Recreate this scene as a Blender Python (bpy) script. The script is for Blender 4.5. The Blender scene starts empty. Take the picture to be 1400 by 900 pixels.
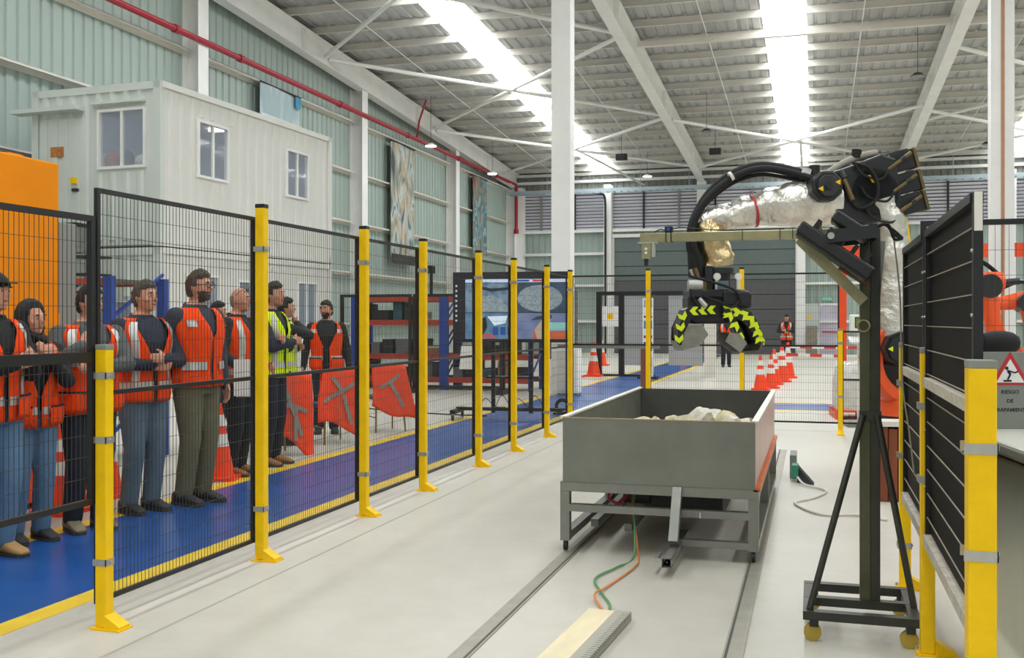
import bpy, bmesh, math, random
from mathutils import Vector, Matrix, noise
import numpy as np
random.seed(7)
PI = math.pi
scene = bpy.context.scene
col = scene.collection
# ---------------------------------------------------------------- camera, light, exposure
YAW = math.atan(413 / 1400)
cam_d = bpy.data.cameras.new('camera')
cam_d.sensor_width = 36
cam_d.lens = 36.0
cam_d.shift_y = -10 / 1400
cam_d.clip_end = 300
cam = bpy.data.objects.new('camera', cam_d)
col.objects.link(cam)
cam.location = (0, 0, 1.48)
cam.rotation_euler = (PI / 2, 0, YAW)
scene.camera = cam
world = bpy.data.worlds.new('overcast_day')
scene.world = world
world.use_nodes = True
bg = world.node_tree.nodes['Background']
bg.inputs[0].default_value = (0.93, 0.97, 1.0, 1)
bg.inputs[1].default_value = 0.55
SKYLIGHT_POWER = 14.5
scene.view_settings.view_transform = 'Standard'
scene.view_settings.look = 'None'
scene.view_settings.gamma = 1
scene.view_settings.exposure = -0.36
scene.view_settings.use_curve_mapping = False
try:
    scene.cycles.max_bounces = 8
    scene.cycles.diffuse_bounces = 5
    scene.cycles.glossy_bounces = 4
    scene.cycles.transparent_max_bounces = 24
    scene.cycles.sample_clamp_indirect = 6
    scene.cycles.use_denoising = True
except Exception:
    pass

# ---------------------------------------------------------------- helpers
def lin(c):
    if isinstance(c, str):
        c = [int(c[i:i + 2], 16) / 255 for i in (0, 2, 4)]
    return tuple(((x + .055) / 1.055) ** 2.4 if x > .04045 else x / 12.92 for x in c)

MATS = {}
def mat(name, c, rough=.6, metal=0., var=0., vscale=6., bump=0., bscale=40., emit=0., alpha=1., spec=.5, trans=0., coat=0., stretch=None):
    if name in MATS:
        return MATS[name]
    m = bpy.data.materials.new(name)
    m.use_nodes = True
    nt = m.node_tree
    b = nt.nodes['Principled BSDF']
    L = lin(c)
    b.inputs['Base Color'].default_value = (*L, 1)
    b.inputs['Roughness'].default_value = rough
    b.inputs['Metallic'].default_value = metal
    b.inputs['Specular IOR Level'].default_value = spec
    b.inputs['Alpha'].default_value = alpha
    b.inputs['Transmission Weight'].default_value = trans
    b.inputs['Coat Weight'].default_value = coat
    if emit:
        b.inputs['Emission Color'].default_value = (*L, 1)
        b.inputs['Emission Strength'].default_value = emit
    if var or bump:
        tc = nt.nodes.new('ShaderNodeTexCoord')
        vec = tc.outputs['Object']
        if stretch:
            mp = nt.nodes.new('ShaderNodeMapping')
            mp.inputs['Scale'].default_value = stretch
            nt.links.new(vec, mp.inputs[0])
            vec = mp.outputs[0]
        if var:
            n = nt.nodes.new('ShaderNodeTexNoise')
            n.inputs['Scale'].default_value = vscale
            n.inputs['Detail'].default_value = 6
            n.inputs['Roughness'].default_value = .62
            nt.links.new(vec, n.inputs['Vector'])
            r = nt.nodes.new('ShaderNodeValToRGB')
            r.color_ramp.elements[0].position = .3
            r.color_ramp.elements[1].position = .7
            r.color_ramp.elements[0].color = (*[max(0, x * (1 - var)) for x in L], 1)
            r.color_ramp.elements[1].color = (*[min(1, x * (1 + var)) for x in L], 1)
            nt.links.new(n.outputs['Fac'], r.inputs[0])
            nt.links.new(r.outputs[0], b.inputs['Base Color'])
        if bump:
            n2 = nt.nodes.new('ShaderNodeTexNoise')
            n2.inputs['Scale'].default_value = bscale
            n2.inputs['Detail'].default_value = 4
            nt.links.new(vec, n2.inputs['Vector'])
            bp = nt.nodes.new('ShaderNodeBump')
            bp.inputs['Strength'].default_value = bump
            bp.inputs['Distance'].default_value = .02
            nt.links.new(n2.outputs['Fac'], bp.inputs['Height'])
            nt.links.new(bp.outputs[0], b.inputs['Normal'])
    MATS[name] = m
    return m

class MB:
    """collects shapes, then becomes ONE mesh object"""
    def __init__(s):
        s.v = []; s.f = []
    def add(s, v, f):
        o = len(s.v)
        s.v += [tuple(p) for p in v]
        s.f += [[i + o for i in q] for q in f]
        return s
    def box(s, c, d, rot=None):
        x, y, z = d[0] / 2, d[1] / 2, d[2] / 2
        vs = [Vector((a * x, b * y, e * z)) for a in (-1, 1) for b in (-1, 1) for e in (-1, 1)]
        if rot is not None:
            R = rot if isinstance(rot, Matrix) else Matrix.Rotation(rot, 3, 'Z')
            vs = [R @ p for p in vs]
        c = Vector(c)
        return s.add([p + c for p in vs], [(0, 1, 3, 2), (4, 6, 7, 5), (0, 4, 5, 1), (2, 3, 7, 6), (0, 2, 6, 4), (1, 5, 7, 3)])
    def bb(s, x0, x1, y0, y1, z0, z1):
        return s.box(((x0 + x1) / 2, (y0 + y1) / 2, (z0 + z1) / 2), (abs(x1 - x0), abs(y1 - y0), abs(z1 - z0)))
    def bar(s, p0, p1, w, h=None, up=(0, 0, 1)):
        """square bar between two points"""
        h = h or w
        p0, p1 = Vector(p0), Vector(p1)
        d = p1 - p0
        L = d.length
        d.normalize()
        up = Vector(up)
        if abs(d.dot(up)) > .98:
            up = Vector((0, 1, 0))
        x = d.cross(up).normalized()
        z = x.cross(d).normalized()
        R = Matrix((x, d, z)).transposed()
        return s.box((p0 + p1) / 2, (w, L, h), R)
    def cone(s, p0, p1, r0, r1=None, n=12, caps=True):
        r1 = r0 if r1 is None else r1
        p0, p1 = Vector(p0), Vector(p1)
        d = (p1 - p0).normalized()
        u = d.orthogonal().normalized()
        w = d.cross(u)
        vs = []
        for p, r in ((p0, r0), (p1, r1)):
            for i in range(n):
                a = 2 * PI * i / n
                vs.append(p + (u * math.cos(a) + w * math.sin(a)) * r)
        fs = [(i, (i + 1) % n, n + (i + 1) % n, n + i) for i in range(n)]
        if caps:
            fs += [list(range(n))[::-1], list(range(n, 2 * n))]
        return s.add(vs, fs)
    def tube(s, pts, r, n=8, caps=True):
        pts = [Vector(p) for p in pts]
        k = len(pts)
        rr = r if isinstance(r, (list, tuple)) else [r] * k
        u = None
        rings = []
        for i, p in enumerate(pts):
            d = (pts[min(i + 1, k - 1)] - pts[max(i - 1, 0)]).normalized()
            u = d.orthogonal().normalized() if u is None else (u - d * u.dot(d)).normalized()
            w = d.cross(u)
            rings.append([p + (u * math.cos(2 * PI * j / n) + w * math.sin(2 * PI * j / n)) * rr[i] for j in range(n)])
        return s.loft(rings, caps)
    def loft(s, rings, caps=True, closed=True):
        n = len(rings[0])
        vs = [p for r in rings for p in r]
        fs = []
        for i in range(len(rings) - 1):
            for j in range(n if closed else n - 1):
                a, b = i * n + j, i * n + (j + 1) % n
                fs.append((a, b, b + n, a + n))
        if caps and closed:
            fs += [list(range(n))[::-1], list(range((len(rings) - 1) * n, len(rings) * n))]
        return s.add(vs, fs)
    def ell(s, c, r, R=None, nu=16, nv=10):
        c = Vector(c)
        rings = []
        for i in range(nv + 1):
            t = PI * i / nv
            t = min(max(t, .04), PI - .04)
            ring = []
            for j in range(nu):
                a = 2 * PI * j / nu
                p = Vector((r[0] * math.sin(t) * math.cos(a), r[1] * math.sin(t) * math.sin(a), -r[2] * math.cos(t)))
                ring.append(c + (R @ p if R else p))
            rings.append(ring)
        return s.loft(rings)
    def prism(s, poly, z0, z1):
        n = len(poly)
        return s.add([(x, y, z0) for x, y in poly] + [(x, y, z1) for x, y in poly],
                     [list(range(n))[::-1], list(range(n, 2 * n))] + [(i, (i + 1) % n, n + (i + 1) % n, n + i) for i in range(n)])
    def ext(s, poly, d):
        """extrude a 3d polygon by vector d"""
        n = len(poly)
        d = Vector(d)
        poly = [Vector(p) for p in poly]
        return s.add(poly + [p + d for p in poly],
                     [list(range(n))[::-1], list(range(n, 2 * n))] + [(i, (i + 1) % n, n + (i + 1) % n, n + i) for i in range(n)])
    def mesh(s, name, smooth=False):
        me = bpy.data.meshes.new(name)
        me.from_pydata(s.v, [], s.f)
        bm = bmesh.new()
        bm.from_mesh(me)
        bmesh.ops.recalc_face_normals(bm, faces=bm.faces)
        bm.to_mesh(me)
        bm.free()
        if smooth:
            me.polygons.foreach_set('use_smooth', [True] * len(me.polygons))
            try:
                me.set_sharp_from_angle(angle=math.radians(42))
            except Exception:
                pass
        return me
    def build(s, name, m, parent=None, smooth=False, bevel=0.):
        o = bpy.data.objects.new(name, s.mesh(name, smooth))
        o.data.materials.append(m)
        col.objects.link(o)
        if parent is not None:
            o.parent = parent
        if bevel:
            b = o.modifiers.new('bevel', 'BEVEL')
            b.width = bevel
            b.segments = 2
            b.limit_method = 'ANGLE'
        return o

def tag(o, label=None, cat=None, group=None, kind=None):
    if label: o['label'] = label
    if cat: o['category'] = cat
    if group: o['group'] = group
    if kind: o['kind'] = kind
    return o
def empty(name, loc=(0, 0, 0), rz=0., label=None, cat=None, group=None, kind=None):
    o = bpy.data.objects.new(name, None)
    o.empty_display_size = .1
    o.location = loc
    o.rotation_euler = (0, 0, rz)
    col.objects.link(o)
    return tag(o, label, cat, group, kind)
def copy_tree(o, parent=None):
    c = o.copy()
    col.objects.link(c)
    c.parent = parent
    for ch in list(o.children):
        copy_tree(ch, c)
    return c
def arc(c, r, a0, a1, n, ax=0):
    out = []
    for i in range(n + 1):
        a = a0 + (a1 - a0) * i / n
        q = [math.cos(a) * r, math.sin(a) * r]
        p = {0: (0, q[0], q[1]), 1: (q[0], 0, q[1]), 2: (q[0], q[1], 0)}[ax]
        out.append((c[0] + p[0], c[1] + p[1], c[2] + p[2]))
    return out
def spline(pts, n=6):
    """catmull-rom through the points"""
    P = [Vector(p) for p in pts]
    P = [P[0] * 2 - P[1]] + P + [P[-1] * 2 - P[-2]]
    out = []
    for i in range(1, len(P) - 2):
        a, b, c, d = P[i - 1:i + 3]
        for k in range(n):
            t = k / n
            out.append(.5 * ((2 * b) + (c - a) * t + (2 * a - 5 * b + 4 * c - d) * t * t + (3 * b - a - 3 * c + d) * t ** 3))
    out.append(P[-2])
    return out
def text_mesh(name, body, size, m, parent, loc, rot, extrude=.001, align='CENTER', bold=0.):
    cu = bpy.data.curves.new(name, 'FONT')
    cu.body = body
    cu.size = size
    cu.align_x = align
    cu.align_y = 'CENTER'
    cu.extrude = extrude
    cu.offset = bold
    cu.resolution_u = 3
    t = bpy.data.objects.new(name, cu)
    col.objects.link(t)
    dg = bpy.context.evaluated_depsgraph_get()
    me = bpy.data.meshes.new_from_object(t.evaluated_get(dg))
    bpy.data.objects.remove(t)
    o = bpy.data.objects.new(name, me)
    me.materials.clear()
    me.materials.append(m)
    col.objects.link(o)
    o.location = loc
    o.rotation_euler = rot
    if parent is not None:
        o.parent = parent
    return o

# ---------------------------------------------------------------- shared materials
m_white = mat('painted_steel_white', 'efeeea', .5, var=.05, vscale=1.5)
m_cream = mat('painted_steel_cream', 'deDAD0', .5, var=.06, vscale=1.2)
m_black = mat('black_powder_coat', '17181a', .45, var=.15, vscale=5)
m_wire = mat('dark_grey_wire', '3c3d39', .45, metal=.3)
m_yellow = mat('yellow_powder_coat', 'f5c600', .42, spec=.3, var=.07, vscale=9)
m_zinc = mat('zinc_plated_steel', 'b9b9b4', .38, metal=.75, var=.1, vscale=20)
m_rubber = mat('black_rubber', '141414', .75)
m_grey = mat('mid_grey_paint', '84867f', .6, var=.1)
m_dark = mat('dark_grey_metal', '2a2b2c', .5, metal=.2, var=.15)
m_orange = mat('hi_vis_orange', 'fb4a0a', .75, spec=.2, var=.09, vscale=8, bump=.25, bscale=14)
m_lime = mat('hi_vis_yellow', 'dcf515', .75, spec=.2, var=.09, vscale=8, bump=.25, bscale=14)
m_refl = mat('reflective_silver_tape', 'c9c9c2', .35, metal=.25, var=.06)
m_coneo = mat('cone_orange', 'ff4a18', .5, var=.05)
m_conew = mat('cone_reflective_white', 'ecebe6', .4)
m_red = mat('red_paint', 'b8282c', .45, var=.08)
m_blue = mat('blue_paint', '27479c', .45, var=.08)
m_glass = mat('window_glass', 'dfe9f4', .03, alpha=.22, spec=.6)
m_robot = mat('robot_orange', 'e8561f', .38, var=.05)
m_steelraw = mat('raw_mild_steel', '85867f', .42, metal=.7, var=.16, vscale=3.5)
# ================================================================ the hall
WX, YB, YF = -14.2, 47.8, -24.0     # left wall, back wall, open end behind the camera
XR = 22.0
SL = -.054
def zr(y): return 9.84 + SL * (y - 29)          # roof sheet height

def floor_material():
    m = bpy.data.materials.new('polished_concrete')
    m.use_nodes = True
    nt = m.node_tree
    b = nt.nodes['Principled BSDF']
    tc = nt.nodes.new('ShaderNodeTexCoord')
    n1 = nt.nodes.new('ShaderNodeTexNoise'); n1.inputs['Scale'].default_value = .55; n1.inputs['Detail'].default_value = 7
    n2 = nt.nodes.new('ShaderNodeTexNoise'); n2.inputs['Scale'].default_value = 4.5; n2.inputs['Detail'].default_value = 8; n2.inputs['Roughness'].default_value = .7
    r1 = nt.nodes.new('ShaderNodeValToRGB')
    r1.color_ramp.elements[0].position = .3; r1.color_ramp.elements[1].position = .72
    r1.color_ramp.elements[0].color = (*lin('c2beb2'), 1); r1.color_ramp.elements[1].color = (*lin('d0ccc0'), 1)
    r2 = nt.nodes.new('ShaderNodeValToRGB')
    r2.color_ramp.elements[0].position = .25; r2.color_ramp.elements[1].position = .6
    r2.color_ramp.elements[0].color = (.9, .89, .87, 1); r2.color_ramp.elements[1].color = (1, 1, 1, 1)
    mx = nt.nodes.new('ShaderNodeMix'); mx.data_type = 'RGBA'; mx.blend_type = 'MULTIPLY'; mx.inputs[0].default_value = 1
    for n in (n1, n2): nt.links.new(tc.outputs['Object'], n.inputs['Vector'])
    nt.links.new(n1.outputs['Fac'], r1.inputs[0]); nt.links.new(n2.outputs['Fac'], r2.inputs[0])
    nt.links.new(r1.outputs[0], mx.inputs[6]); nt.links.new(r2.outputs[0], mx.inputs[7])
    nt.links.new(mx.outputs[2], b.inputs['Base Color'])
    rr = nt.nodes.new('ShaderNodeMapRange'); rr.inputs[3].default_value = .3; rr.inputs[4].default_value = .55
    nt.links.new(n2.outputs['Fac'], rr.inputs[0]); nt.links.new(rr.outputs[0], b.inputs['Roughness'])
    b.inputs['Specular IOR Level'].default_value = .3
    return m
floor = MB().bb(WX - .3, XR, YF, YB + .3, -.2, 0).build('floor', floor_material())
tag(floor, kind='structure')
m_lane = mat('blue_floor_paint', '1d5298', .3, var=.13, vscale=2.2)
m_line = mat('yellow_floor_paint', 'edc92a', .4, var=.12, vscale=5)
m_joint = mat('floor_joint_sealant', 'a8a69d', .7)
def paint(name, m, x0, x1, y0, y1, z=.0015):
    return MB().bb(x0, x1, y0, y1, .0002, z).build(name, m, floor)
paint('blue_walkway', m_lane, -5.05, -3.82, 0., 46.5)
paint('yellow_line', m_line, -5.2, -5.05, 0., 46.5)
paint('yellow_line', m_line, -3.82, -3.67, 0., 17.55)
paint('yellow_line', m_line, -3.82, -3.67, 19.45, 46.5)
paint('blue_walkway', m_lane, -3.65, 14, 17.75, 19.25)
paint('yellow_line', m_line, -3.65, 14, 17.55, 17.75)
paint('yellow_line', m_line, -3.65, 14, 19.25, 19.45)
paint('yellow_line', m_line, -3.65, 8, 44.5, 44.7)
MB().bb(-3.02, -3.005, 0, 14, .0002, .0014).build('floor_joint', m_joint, floor)
MB().bb(-3.3, 9, 14.45, 14.47, .0002, .0014).build('floor_joint', m_joint, floor)
MB().bb(-1.05, -1.043, 0, 4.2, .0002, .0014).build('floor_joint', m_joint, floor)

# ---- left wall: ribbed sheet, girts, columns
def ribs(a0, a1, pitch, depth):
    """trapezoid sheet profile: list of (a, d)"""
    out = []
    a = a0
    while a < a1:
        for t, d in ((0, 0), (.52, 0), (.62, depth), (.86, depth), (.96, 0)):
            if a + t * pitch <= a1:
                out.append((a + t * pitch, d))
        a += pitch
    out.append((a1, 0))
    return out
m_wall = mat('pale_green_ribbed_sheet', 'a0aea6', .5, var=.05, vscale=.6, stretch=(1, 3, .4))
pr = ribs(-23.9, YB, .3, .035)
mb = MB()
n = len(pr)
mb.add([(WX - d, a, 0) for a, d in pr] + [(WX - d, a, zr(a)) for a, d in pr], [(i, i + 1, n + i + 1, n + i) for i in range(n - 1)])
wall_left = mb.build('wall_left', m_wall)
tag(wall_left, kind='structure')
for z in (1.45, 3.06, 4.65, 6.25, 7.85):
    for y0, y1 in ((-15, -6), (-6, 3), (3, 12), (12, 21.03), (21.03, 30.06), (30.06, 38.95), (38.95, 47.6)):
        g = MB()
        g.bb(WX + .002, WX + .2, y0 + .17, y1 - .17, z - .006, z + .006)       # C-section girt lying flat
        g.bb(WX + .19, WX + .2, y0 + .17, y1 - .17, z - .045, z)
        g.bb(WX + .002, WX + .012, y0 + .17, y1 - .17, z - .11, z)
        g.build('girt', m_cream, wall_left)
def icolumn(name, x, y, h, parent, along='y', w=.34, d=.4, m=m_white):
    mb = MB()
    if along == 'y':     # flanges parallel to the wall
        mb.bb(x - .008, x + .008, y - w / 2, y + w / 2, 0, h)
        mb.bb(x + d - .008, x + d + .008, y - w / 2, y + w / 2, 0, h)
        mb.bb(x, x + d, y - .007, y + .007, 0, h)
    else:
        mb.bb(x - w / 2, x + w / 2, y - .008, y + .008, 0, h)
        mb.bb(x - w / 2, x + w / 2, y - d - .008, y - d + .008, 0, h)
        mb.bb(x - .007, x + .007, y - d, y, 0, h)
    return mb.build(name, m, parent)
for y in (-15, -6, 3, 12, 21.03, 30.06, 38.95, 47.3):
    icolumn('column', WX + .01, y, zr(y) - .9, wall_left, w=.42, d=.42)

# ---- back wall
mb = MB()
px = ribs(WX, -9.15, .3, .035)
def backsheet(mb, x0, x1, z0, z1):
    p = ribs(x0, x1, .3, .035)
    n = len(p)
    mb.add([(a, YB + d, z0) for a, d in p] + [(a, YB + d, z1) for a, d in p], [(i, i + 1, n + i + 1, n + i) for i in range(n - 1)])
backsheet(mb, WX, -9.1, 0, 5.8)
backsheet(mb, -.75, XR, 0, 5.8)
backsheet(mb, -9.1, -.75, 5.45, 5.8)
wall_back = mb.build('wall_back', m_wall)
ub = MB()
backsheet(ub, WX, XR, 7.7, zr(YB))
ub.build('upper_sheet', mat('grey_infill_sheet', '85877f', .6, var=.08), wall_back)
tag(wall_back, kind='structure')
m_louv = mat('grey_louvre_blade', 'dedce4', .5, metal=.1, var=.06)
m_louvb = mat('louvre_dark_backing', '73747d', .8)
MB().bb(WX, XR, YB + .12, YB + .16, 5.8, 7.7).build('louvre_backing', m_louvb, wall_back)
lv = None
for k in range(12):
    z = 5.88 + k * .155
    mb = MB()
    mb.bar((WX, YB + .03, z), (XR, YB + .03, z), .012, .115, up=(0, -.55, .83))
    mb.build('louvre_blade', m_louv, wall_back)
for i in range(19):
    x = -12.6 + i * 1.65
    MB().bb(x - .04, x + .04, YB - .09, YB - .01, 5.8, 7.7).build('louvre_mullion', m_dark if i % 2 else m_grey, wall_back)
for x0, x1, zz in ((WX + .4, -9.3, (1.5, 3.2, 4.7)), (-.6, XR, (1.5, 3.2, 4.7)), (WX + .4, XR, (5.78, 7.72, 8.15, 8.5))):
    for z in zz:
        MB().bb(x0, x1, YB - .2, YB - .002, z - .06, z + .06).build('girt', m_white, wall_back)
for x in (-13.6, -9.3, -4.95, -.55, 3.6, 8, 12.5):
    if x == -4.95:
        mb = MB().bb(x - .2, x + .2, YB - .42, YB - .02, 5.5, zr(YB) - .9)
        mb.build('column', m_white, wall_back)
    else:
        icolumn('column', x, YB - .02, zr(YB) - .9, wall_back, along='x', w=.36, d=.4)
# big sectional door in the back wall
m_door = mat('dark_green_grey_door', '66716e', .5, metal=.2, var=.06)
m_door2 = mat('charcoal_door', '5c5c5e', .5, metal=.2, var=.06)
door = empty('door_1', (0, 0, 0), kind='structure')
MB().bb(-9.1, -.75, YB + .02, YB + .08, 0, 5.45).build('door_backing', mat('door_gap_black', '1e1f20', .8), door)  # unseen sheet added to block outside light, keeps the panel gaps dark
for k in range(8):
    MB().bb(-9.05, -.8, YB - .05, YB, k * .68 + .012, (k + 1) * .68 - .012).build('door_panel', m_door if k > 4 else m_door2, door, bevel=.01)
MB().bb(-9.3, -9.05, YB - .12, YB, 0, 5.45).build('door_jamb', m_white, door)
MB().bb(-.8, -.62, YB - .12, YB, 0, 5.45).build('door_jamb', m_white, door)
MB().bb(-9.3, -.62, YB - .12, YB, 5.44, 5.6).build('door_lintel', m_white, door)
# small emergency exit door right of it
d2 = empty('door_2', (.65, YB - .03, 0), kind='structure')
MB().bb(-.42, .42, -.05, -.01, .02, 2.2).build('door_leaf', mat('exit_door_lilac', 'c9c6d6', .25, metal=.3, var=.1, vscale=2), d2)
f = MB(); f.bb(-.52, -.42, -.08, 0, 0, 2.3); f.bb(.42, .52, -.08, 0, 0, 2.3); f.bb(-.52, .52, -.08, 0, 2.2, 2.3)
f.build('door_frame', m_white, d2)
MB().bb(-.32, .34, -.12, -.05, 1.0, 1.06).build('push_bar', m_red, d2)
MB().bb(-.3, .1, -.1, -.06, 2.42, 2.58).build('exit_sign', mat('exit_sign_green', '7fb8a0', .4, emit=.25), d2)

# ---- roof: sheet in bays around the skylights, purlins, rafters, braces
SKY = [(-10.2, -9.0), (-1.37, -.2), (7.5, 8.7), (16.3, 17.5)]
m_roof = mat('galvanised_roof_sheet', 'bebfbe', .5, metal=.1, var=.06, vscale=.8)
ceil = empty('ceiling', (0, 0, 0), kind='structure')
edges = [WX - .1] + [e for s_ in SKY for e in s_] + [XR]
for i in range(0, len(edges), 2):
    p = ribs(edges[i], edges[i + 1], .335, -.05)
    n = len(p)
    mb = MB()
    ys = (YF, 12, 29, YB + .3)
    mb.add([(a, y, zr(y) - d) for y in ys for a, d in p],
           [(r * n + j, r * n + j + 1, (r + 1) * n + j + 1, (r + 1) * n + j) for r in range(3) for j in range(n - 1)])
    mb.build('roof_sheet', m_roof, ceil)
m_sky = bpy.data.materials.new('translucent_skylight')
m_sky.use_nodes = True
nb = m_sky.node_tree.nodes['Principled BSDF']
nb.inputs['Base Color'].default_value = (.95, .98, 1, 1)
nb.inputs['Emission Color'].default_value = (.93, .97, 1, 1)
nb.inputs['Emission Strength'].default_value = SKYLIGHT_POWER
nb.inputs['Roughness'].default_value = .4
for x0, x1 in SKY:
    y0, y1 = YF + 1, YB - 1.2
    mb = MB()
    mb.add([(x0, y0, zr(y0) + .02), (x1, y0, zr(y0) + .02), (x1, y1, zr(y1) + .02), (x0, y1, zr(y1) + .02)], [(0, 1, 2, 3)])
    mb.add([(x0, y1, zr(y1) + .02), (x1, y1, zr(y1) + .02), (x1, YB, zr(YB) + .02), (x0, YB, zr(YB) + .02)], [(0, 1, 2, 3)])
    mb.build('skylight_sheet', m_sky, ceil)
RAF = [-13.85, -4.95, 3.6, 12.5]
RD = .68   # rafter depth
ang = math.atan(SL)
y = YB - .35
while y > -22:
    for x0, x1 in ((WX, RAF[1]), (RAF[1], RAF[2]), (RAF[2], RAF[3]), (RAF[3], XR)):
        z = zr(y)
        mb = MB()
        mb.bb(x0, x1, y - .004, y + .004, z - .23, z - .02)          # Z purlin: web and two flanges
        mb.bb(x0, x1, y, y + .07, z - .032, z - .024)
        mb.bb(x0, x1, y - .075, y, z - .236, z - .228)
        mb.build('purlin', m_cream, ceil)
    y -= 1.6
for x in RAF:
    mb = MB()
    y0, y1 = YF, YB - .05
    zt = lambda yy: zr(yy) - .24
    dirv = Vector((0, y1 - y0, zt(y1) - zt(y0)))
    for off, hw, th in ((0, .16, .018), (-RD, .16, .018)):
        mb.ext([(x - hw, y0, zt(y0) + off), (x + hw, y0, zt(y0) + off), (x + hw, y0, zt(y0) + off - th), (x - hw, y0, zt(y0) + off - th)], dirv)
    mb.ext([(x - .008, y0, zt(y0)), (x + .008, y0, zt(y0)), (x + .008, y0, zt(y0) - RD), (x - .008, y0, zt(y0) - RD)], dirv)
    for yy in (8, 17, 26, 34.6, 43):
        mb.bb(x - .15, x + .15, yy - .012, yy + .012, zt(yy) - RD, zt(yy))
    mb.build('rafter', m_white, ceil)
def zb(yy): return zr(yy) - .62
for b0, b1, base in ((0, 1, 27.6), (0, 1, 18.6), (0, 1, 36.6), (1, 2, 37.0), (2, 3, 30.5), (2, 3, 37.5)):
    xa, xb = RAF[b0] + .05, RAF[b1] - .05
    for y0, y1 in ((base, base + 8.8), (base + 8.8, base)):
        MB().cone((xa, y0, zb(y0) - .04 * (y0 < y1)), (xb, y1, zb(y1) - .04 * (y0 < y1)), .062, n=10).build('brace_tube', m_white, ceil, smooth=True)
for b0, b1, yy in ((1, 2, 29.15), (2, 3, 29.3)):
    MB().bar((RAF[b0] + .1, yy, zr(yy) - .42), (RAF[b1] - .1, yy, zr(yy) - .42), .16).build('strut_tube', m_cream, ceil)
for x in (-12.0, -7.2, -2.9, 1.25, 5.6, 10):
    y0, y1 = 6, YB - .5
    MB().cone((x, y0, zr(y0) - .245), (x, y1, zr(y1) - .245), .016, n=6).build('sag_rod', m_white, ceil)
# far-end knee struts from the skylight nodes down to the wall columns
MB().cone((-9.4, 41.0, zb(41)), (-7.6, YB - .3, zb(YB) - .35), .05, n=8).build('brace_tube', m_white, ceil)
MB().cone((-.5, 41.4, zb(41.4)), (-.5, YB - .3, zb(YB) - .5), .05, n=8).build('brace_tube', m_white, ceil)

# right side of the hall, beyond the frame
pr = ribs(-23.9, YB, .3, .035)
n = len(pr)
mb = MB()
mb.add([(XR + d, a, 0) for a, d in pr] + [(XR + d, a, zr(a)) for a, d in pr], [(i, i + 1, n + i + 1, n + i) for i in range(n - 1)])
tag(mb.build('wall_right', m_wall), kind='structure')

# two free-standing columns
def hall_column(x, y, label):
    c = empty('steel_column', (x, y, 0), 0, label, 'column', 'free-standing hall columns')
    h = zr(y) - .85
    mb = MB()
    mb.bb(-.2, .2, -.19, -.17, .02, h); mb.bb(-.2, .2, .17, .19, .02, h); mb.bb(-.2, -.18, -.17, .17, .02, h); mb.bb(.18, .2, -.17, .17, .02, h)
    mb.build('shaft', m_white, c, bevel=.006)
    MB().bb(-.3, .3, -.3, .3, 0, .02).build('base_plate', m_white, c)
    return c
c1 = hall_column(-4.98, 20.6, 'white steel column rising behind the large screen on wheels')
c2 = hall_column(3.36, 21.0, 'white steel column with rust-brown edge behind the black screens')
MB().bb(-.03, .03, -.2, -.19, .6, 8.5).build('rusty_cable_duct', mat('rust_brown_duct', 'b98a68', .7, var=.1), c2)
# white cabinet against the first column
o = empty('white_cabinet', (-4.72, 20.05, 0), 0, 'small white cabinet at the foot of the white column behind the screen', 'cabinet')
MB().bb(-.22, .22, -.17, .17, .05, .95).build('cabinet_body', m_white, o, bevel=.01)
MB().bb(-.2, .2, -.185, -.17, .09, .9).build('cabinet_door', m_cream, o, bevel=.005)
MB().bb(-.2, .2, -.15, .15, 0, .05).build('plinth', m_grey, o)

# red sprinkler pipe along the left wall
pipe = empty('sprinkler_pipe', (0, 0, 0), 0, 'red sprinkler main running along the left wall and dropping at the far corner', 'pipe')
m_pipe = mat('red_pipe_paint', 'a41c30', .35, var=.06)
px_ = WX + .47
MB().tube([(px_, 3, 8.05), (px_, 46.9, 8.05), (px_ + .03, 47.05, 8.02), (px_ + .05, 47.1, 7.9), (px_ + .05, 47.1, 5.8)], .075, 12).build('main', m_pipe, pipe, smooth=True)
for yy in (16, 19.9, 22.6, 28.2, 33.6, 38.9, 44):
    MB().cone((px_, yy - .08, 8.05), (px_, yy + .08, 8.05), .1, n=12).build('coupling', m_pipe, pipe, smooth=True)
MB().tube([(px_, 34.4, 8.05), (px_ + .3, 33.9, 8.6), (px_ + .75, 33.4, 9.2)], .035, 8).build('branch_pipe', m_pipe, pipe, smooth=True)
MB().cone((px_ + .05, 47.1, 5.9), (px_ + .05, 47.1, 5.7), .12, n=12).build('end_valve', m_pipe, pipe, smooth=True)
# cable ladder along the back wall
cl = empty('cable_ladder', (0, 0, 0), 0, 'pale blue-grey cable ladder hung high along the back wall', 'cable tray')
m_lad = mat('galvanised_tray', 'aebdc4', .4, metal=.5)
for yy in (46.2, 46.75):
    MB().bb(WX + .3, XR - 1, yy - .02, yy + .02, 7.45, 7.6).build('side_rail', m_lad, cl)
mb = MB()
x = WX + .4
while x < 16:
    mb.bb(x, x + .05, 46.2, 46.75, 7.47, 7.5)
    x += .33
tag(mb.build('rungs', m_lad, cl), kind='stuff')
for x in (-12, -9.8, -7.6, -5.4, -3.2, -1, 1.2, 3.4, 5.6):
    MB().cone((x, 46.5, 7.6), (x, 46.5, zr(46.5) - .2), .012, n=6).build('hanger_rod', m_lad, cl)
# flood conduit bend down the back wall
tag(MB().tube(spline([(-9.9, 46.9, 7.5), (-9.5, 46.95, 7.45), (-9.35, 47.0, 7.2), (-9.35, 47.1, 6.2), (-9.35, 47.1, 3.0), (-9.35, 47.1, 0.0)], 5), .05, 8).build('conduit', m_dark, smooth=True),
    'dark conduit bending down from the cable ladder beside the big door', 'conduit')

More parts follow.
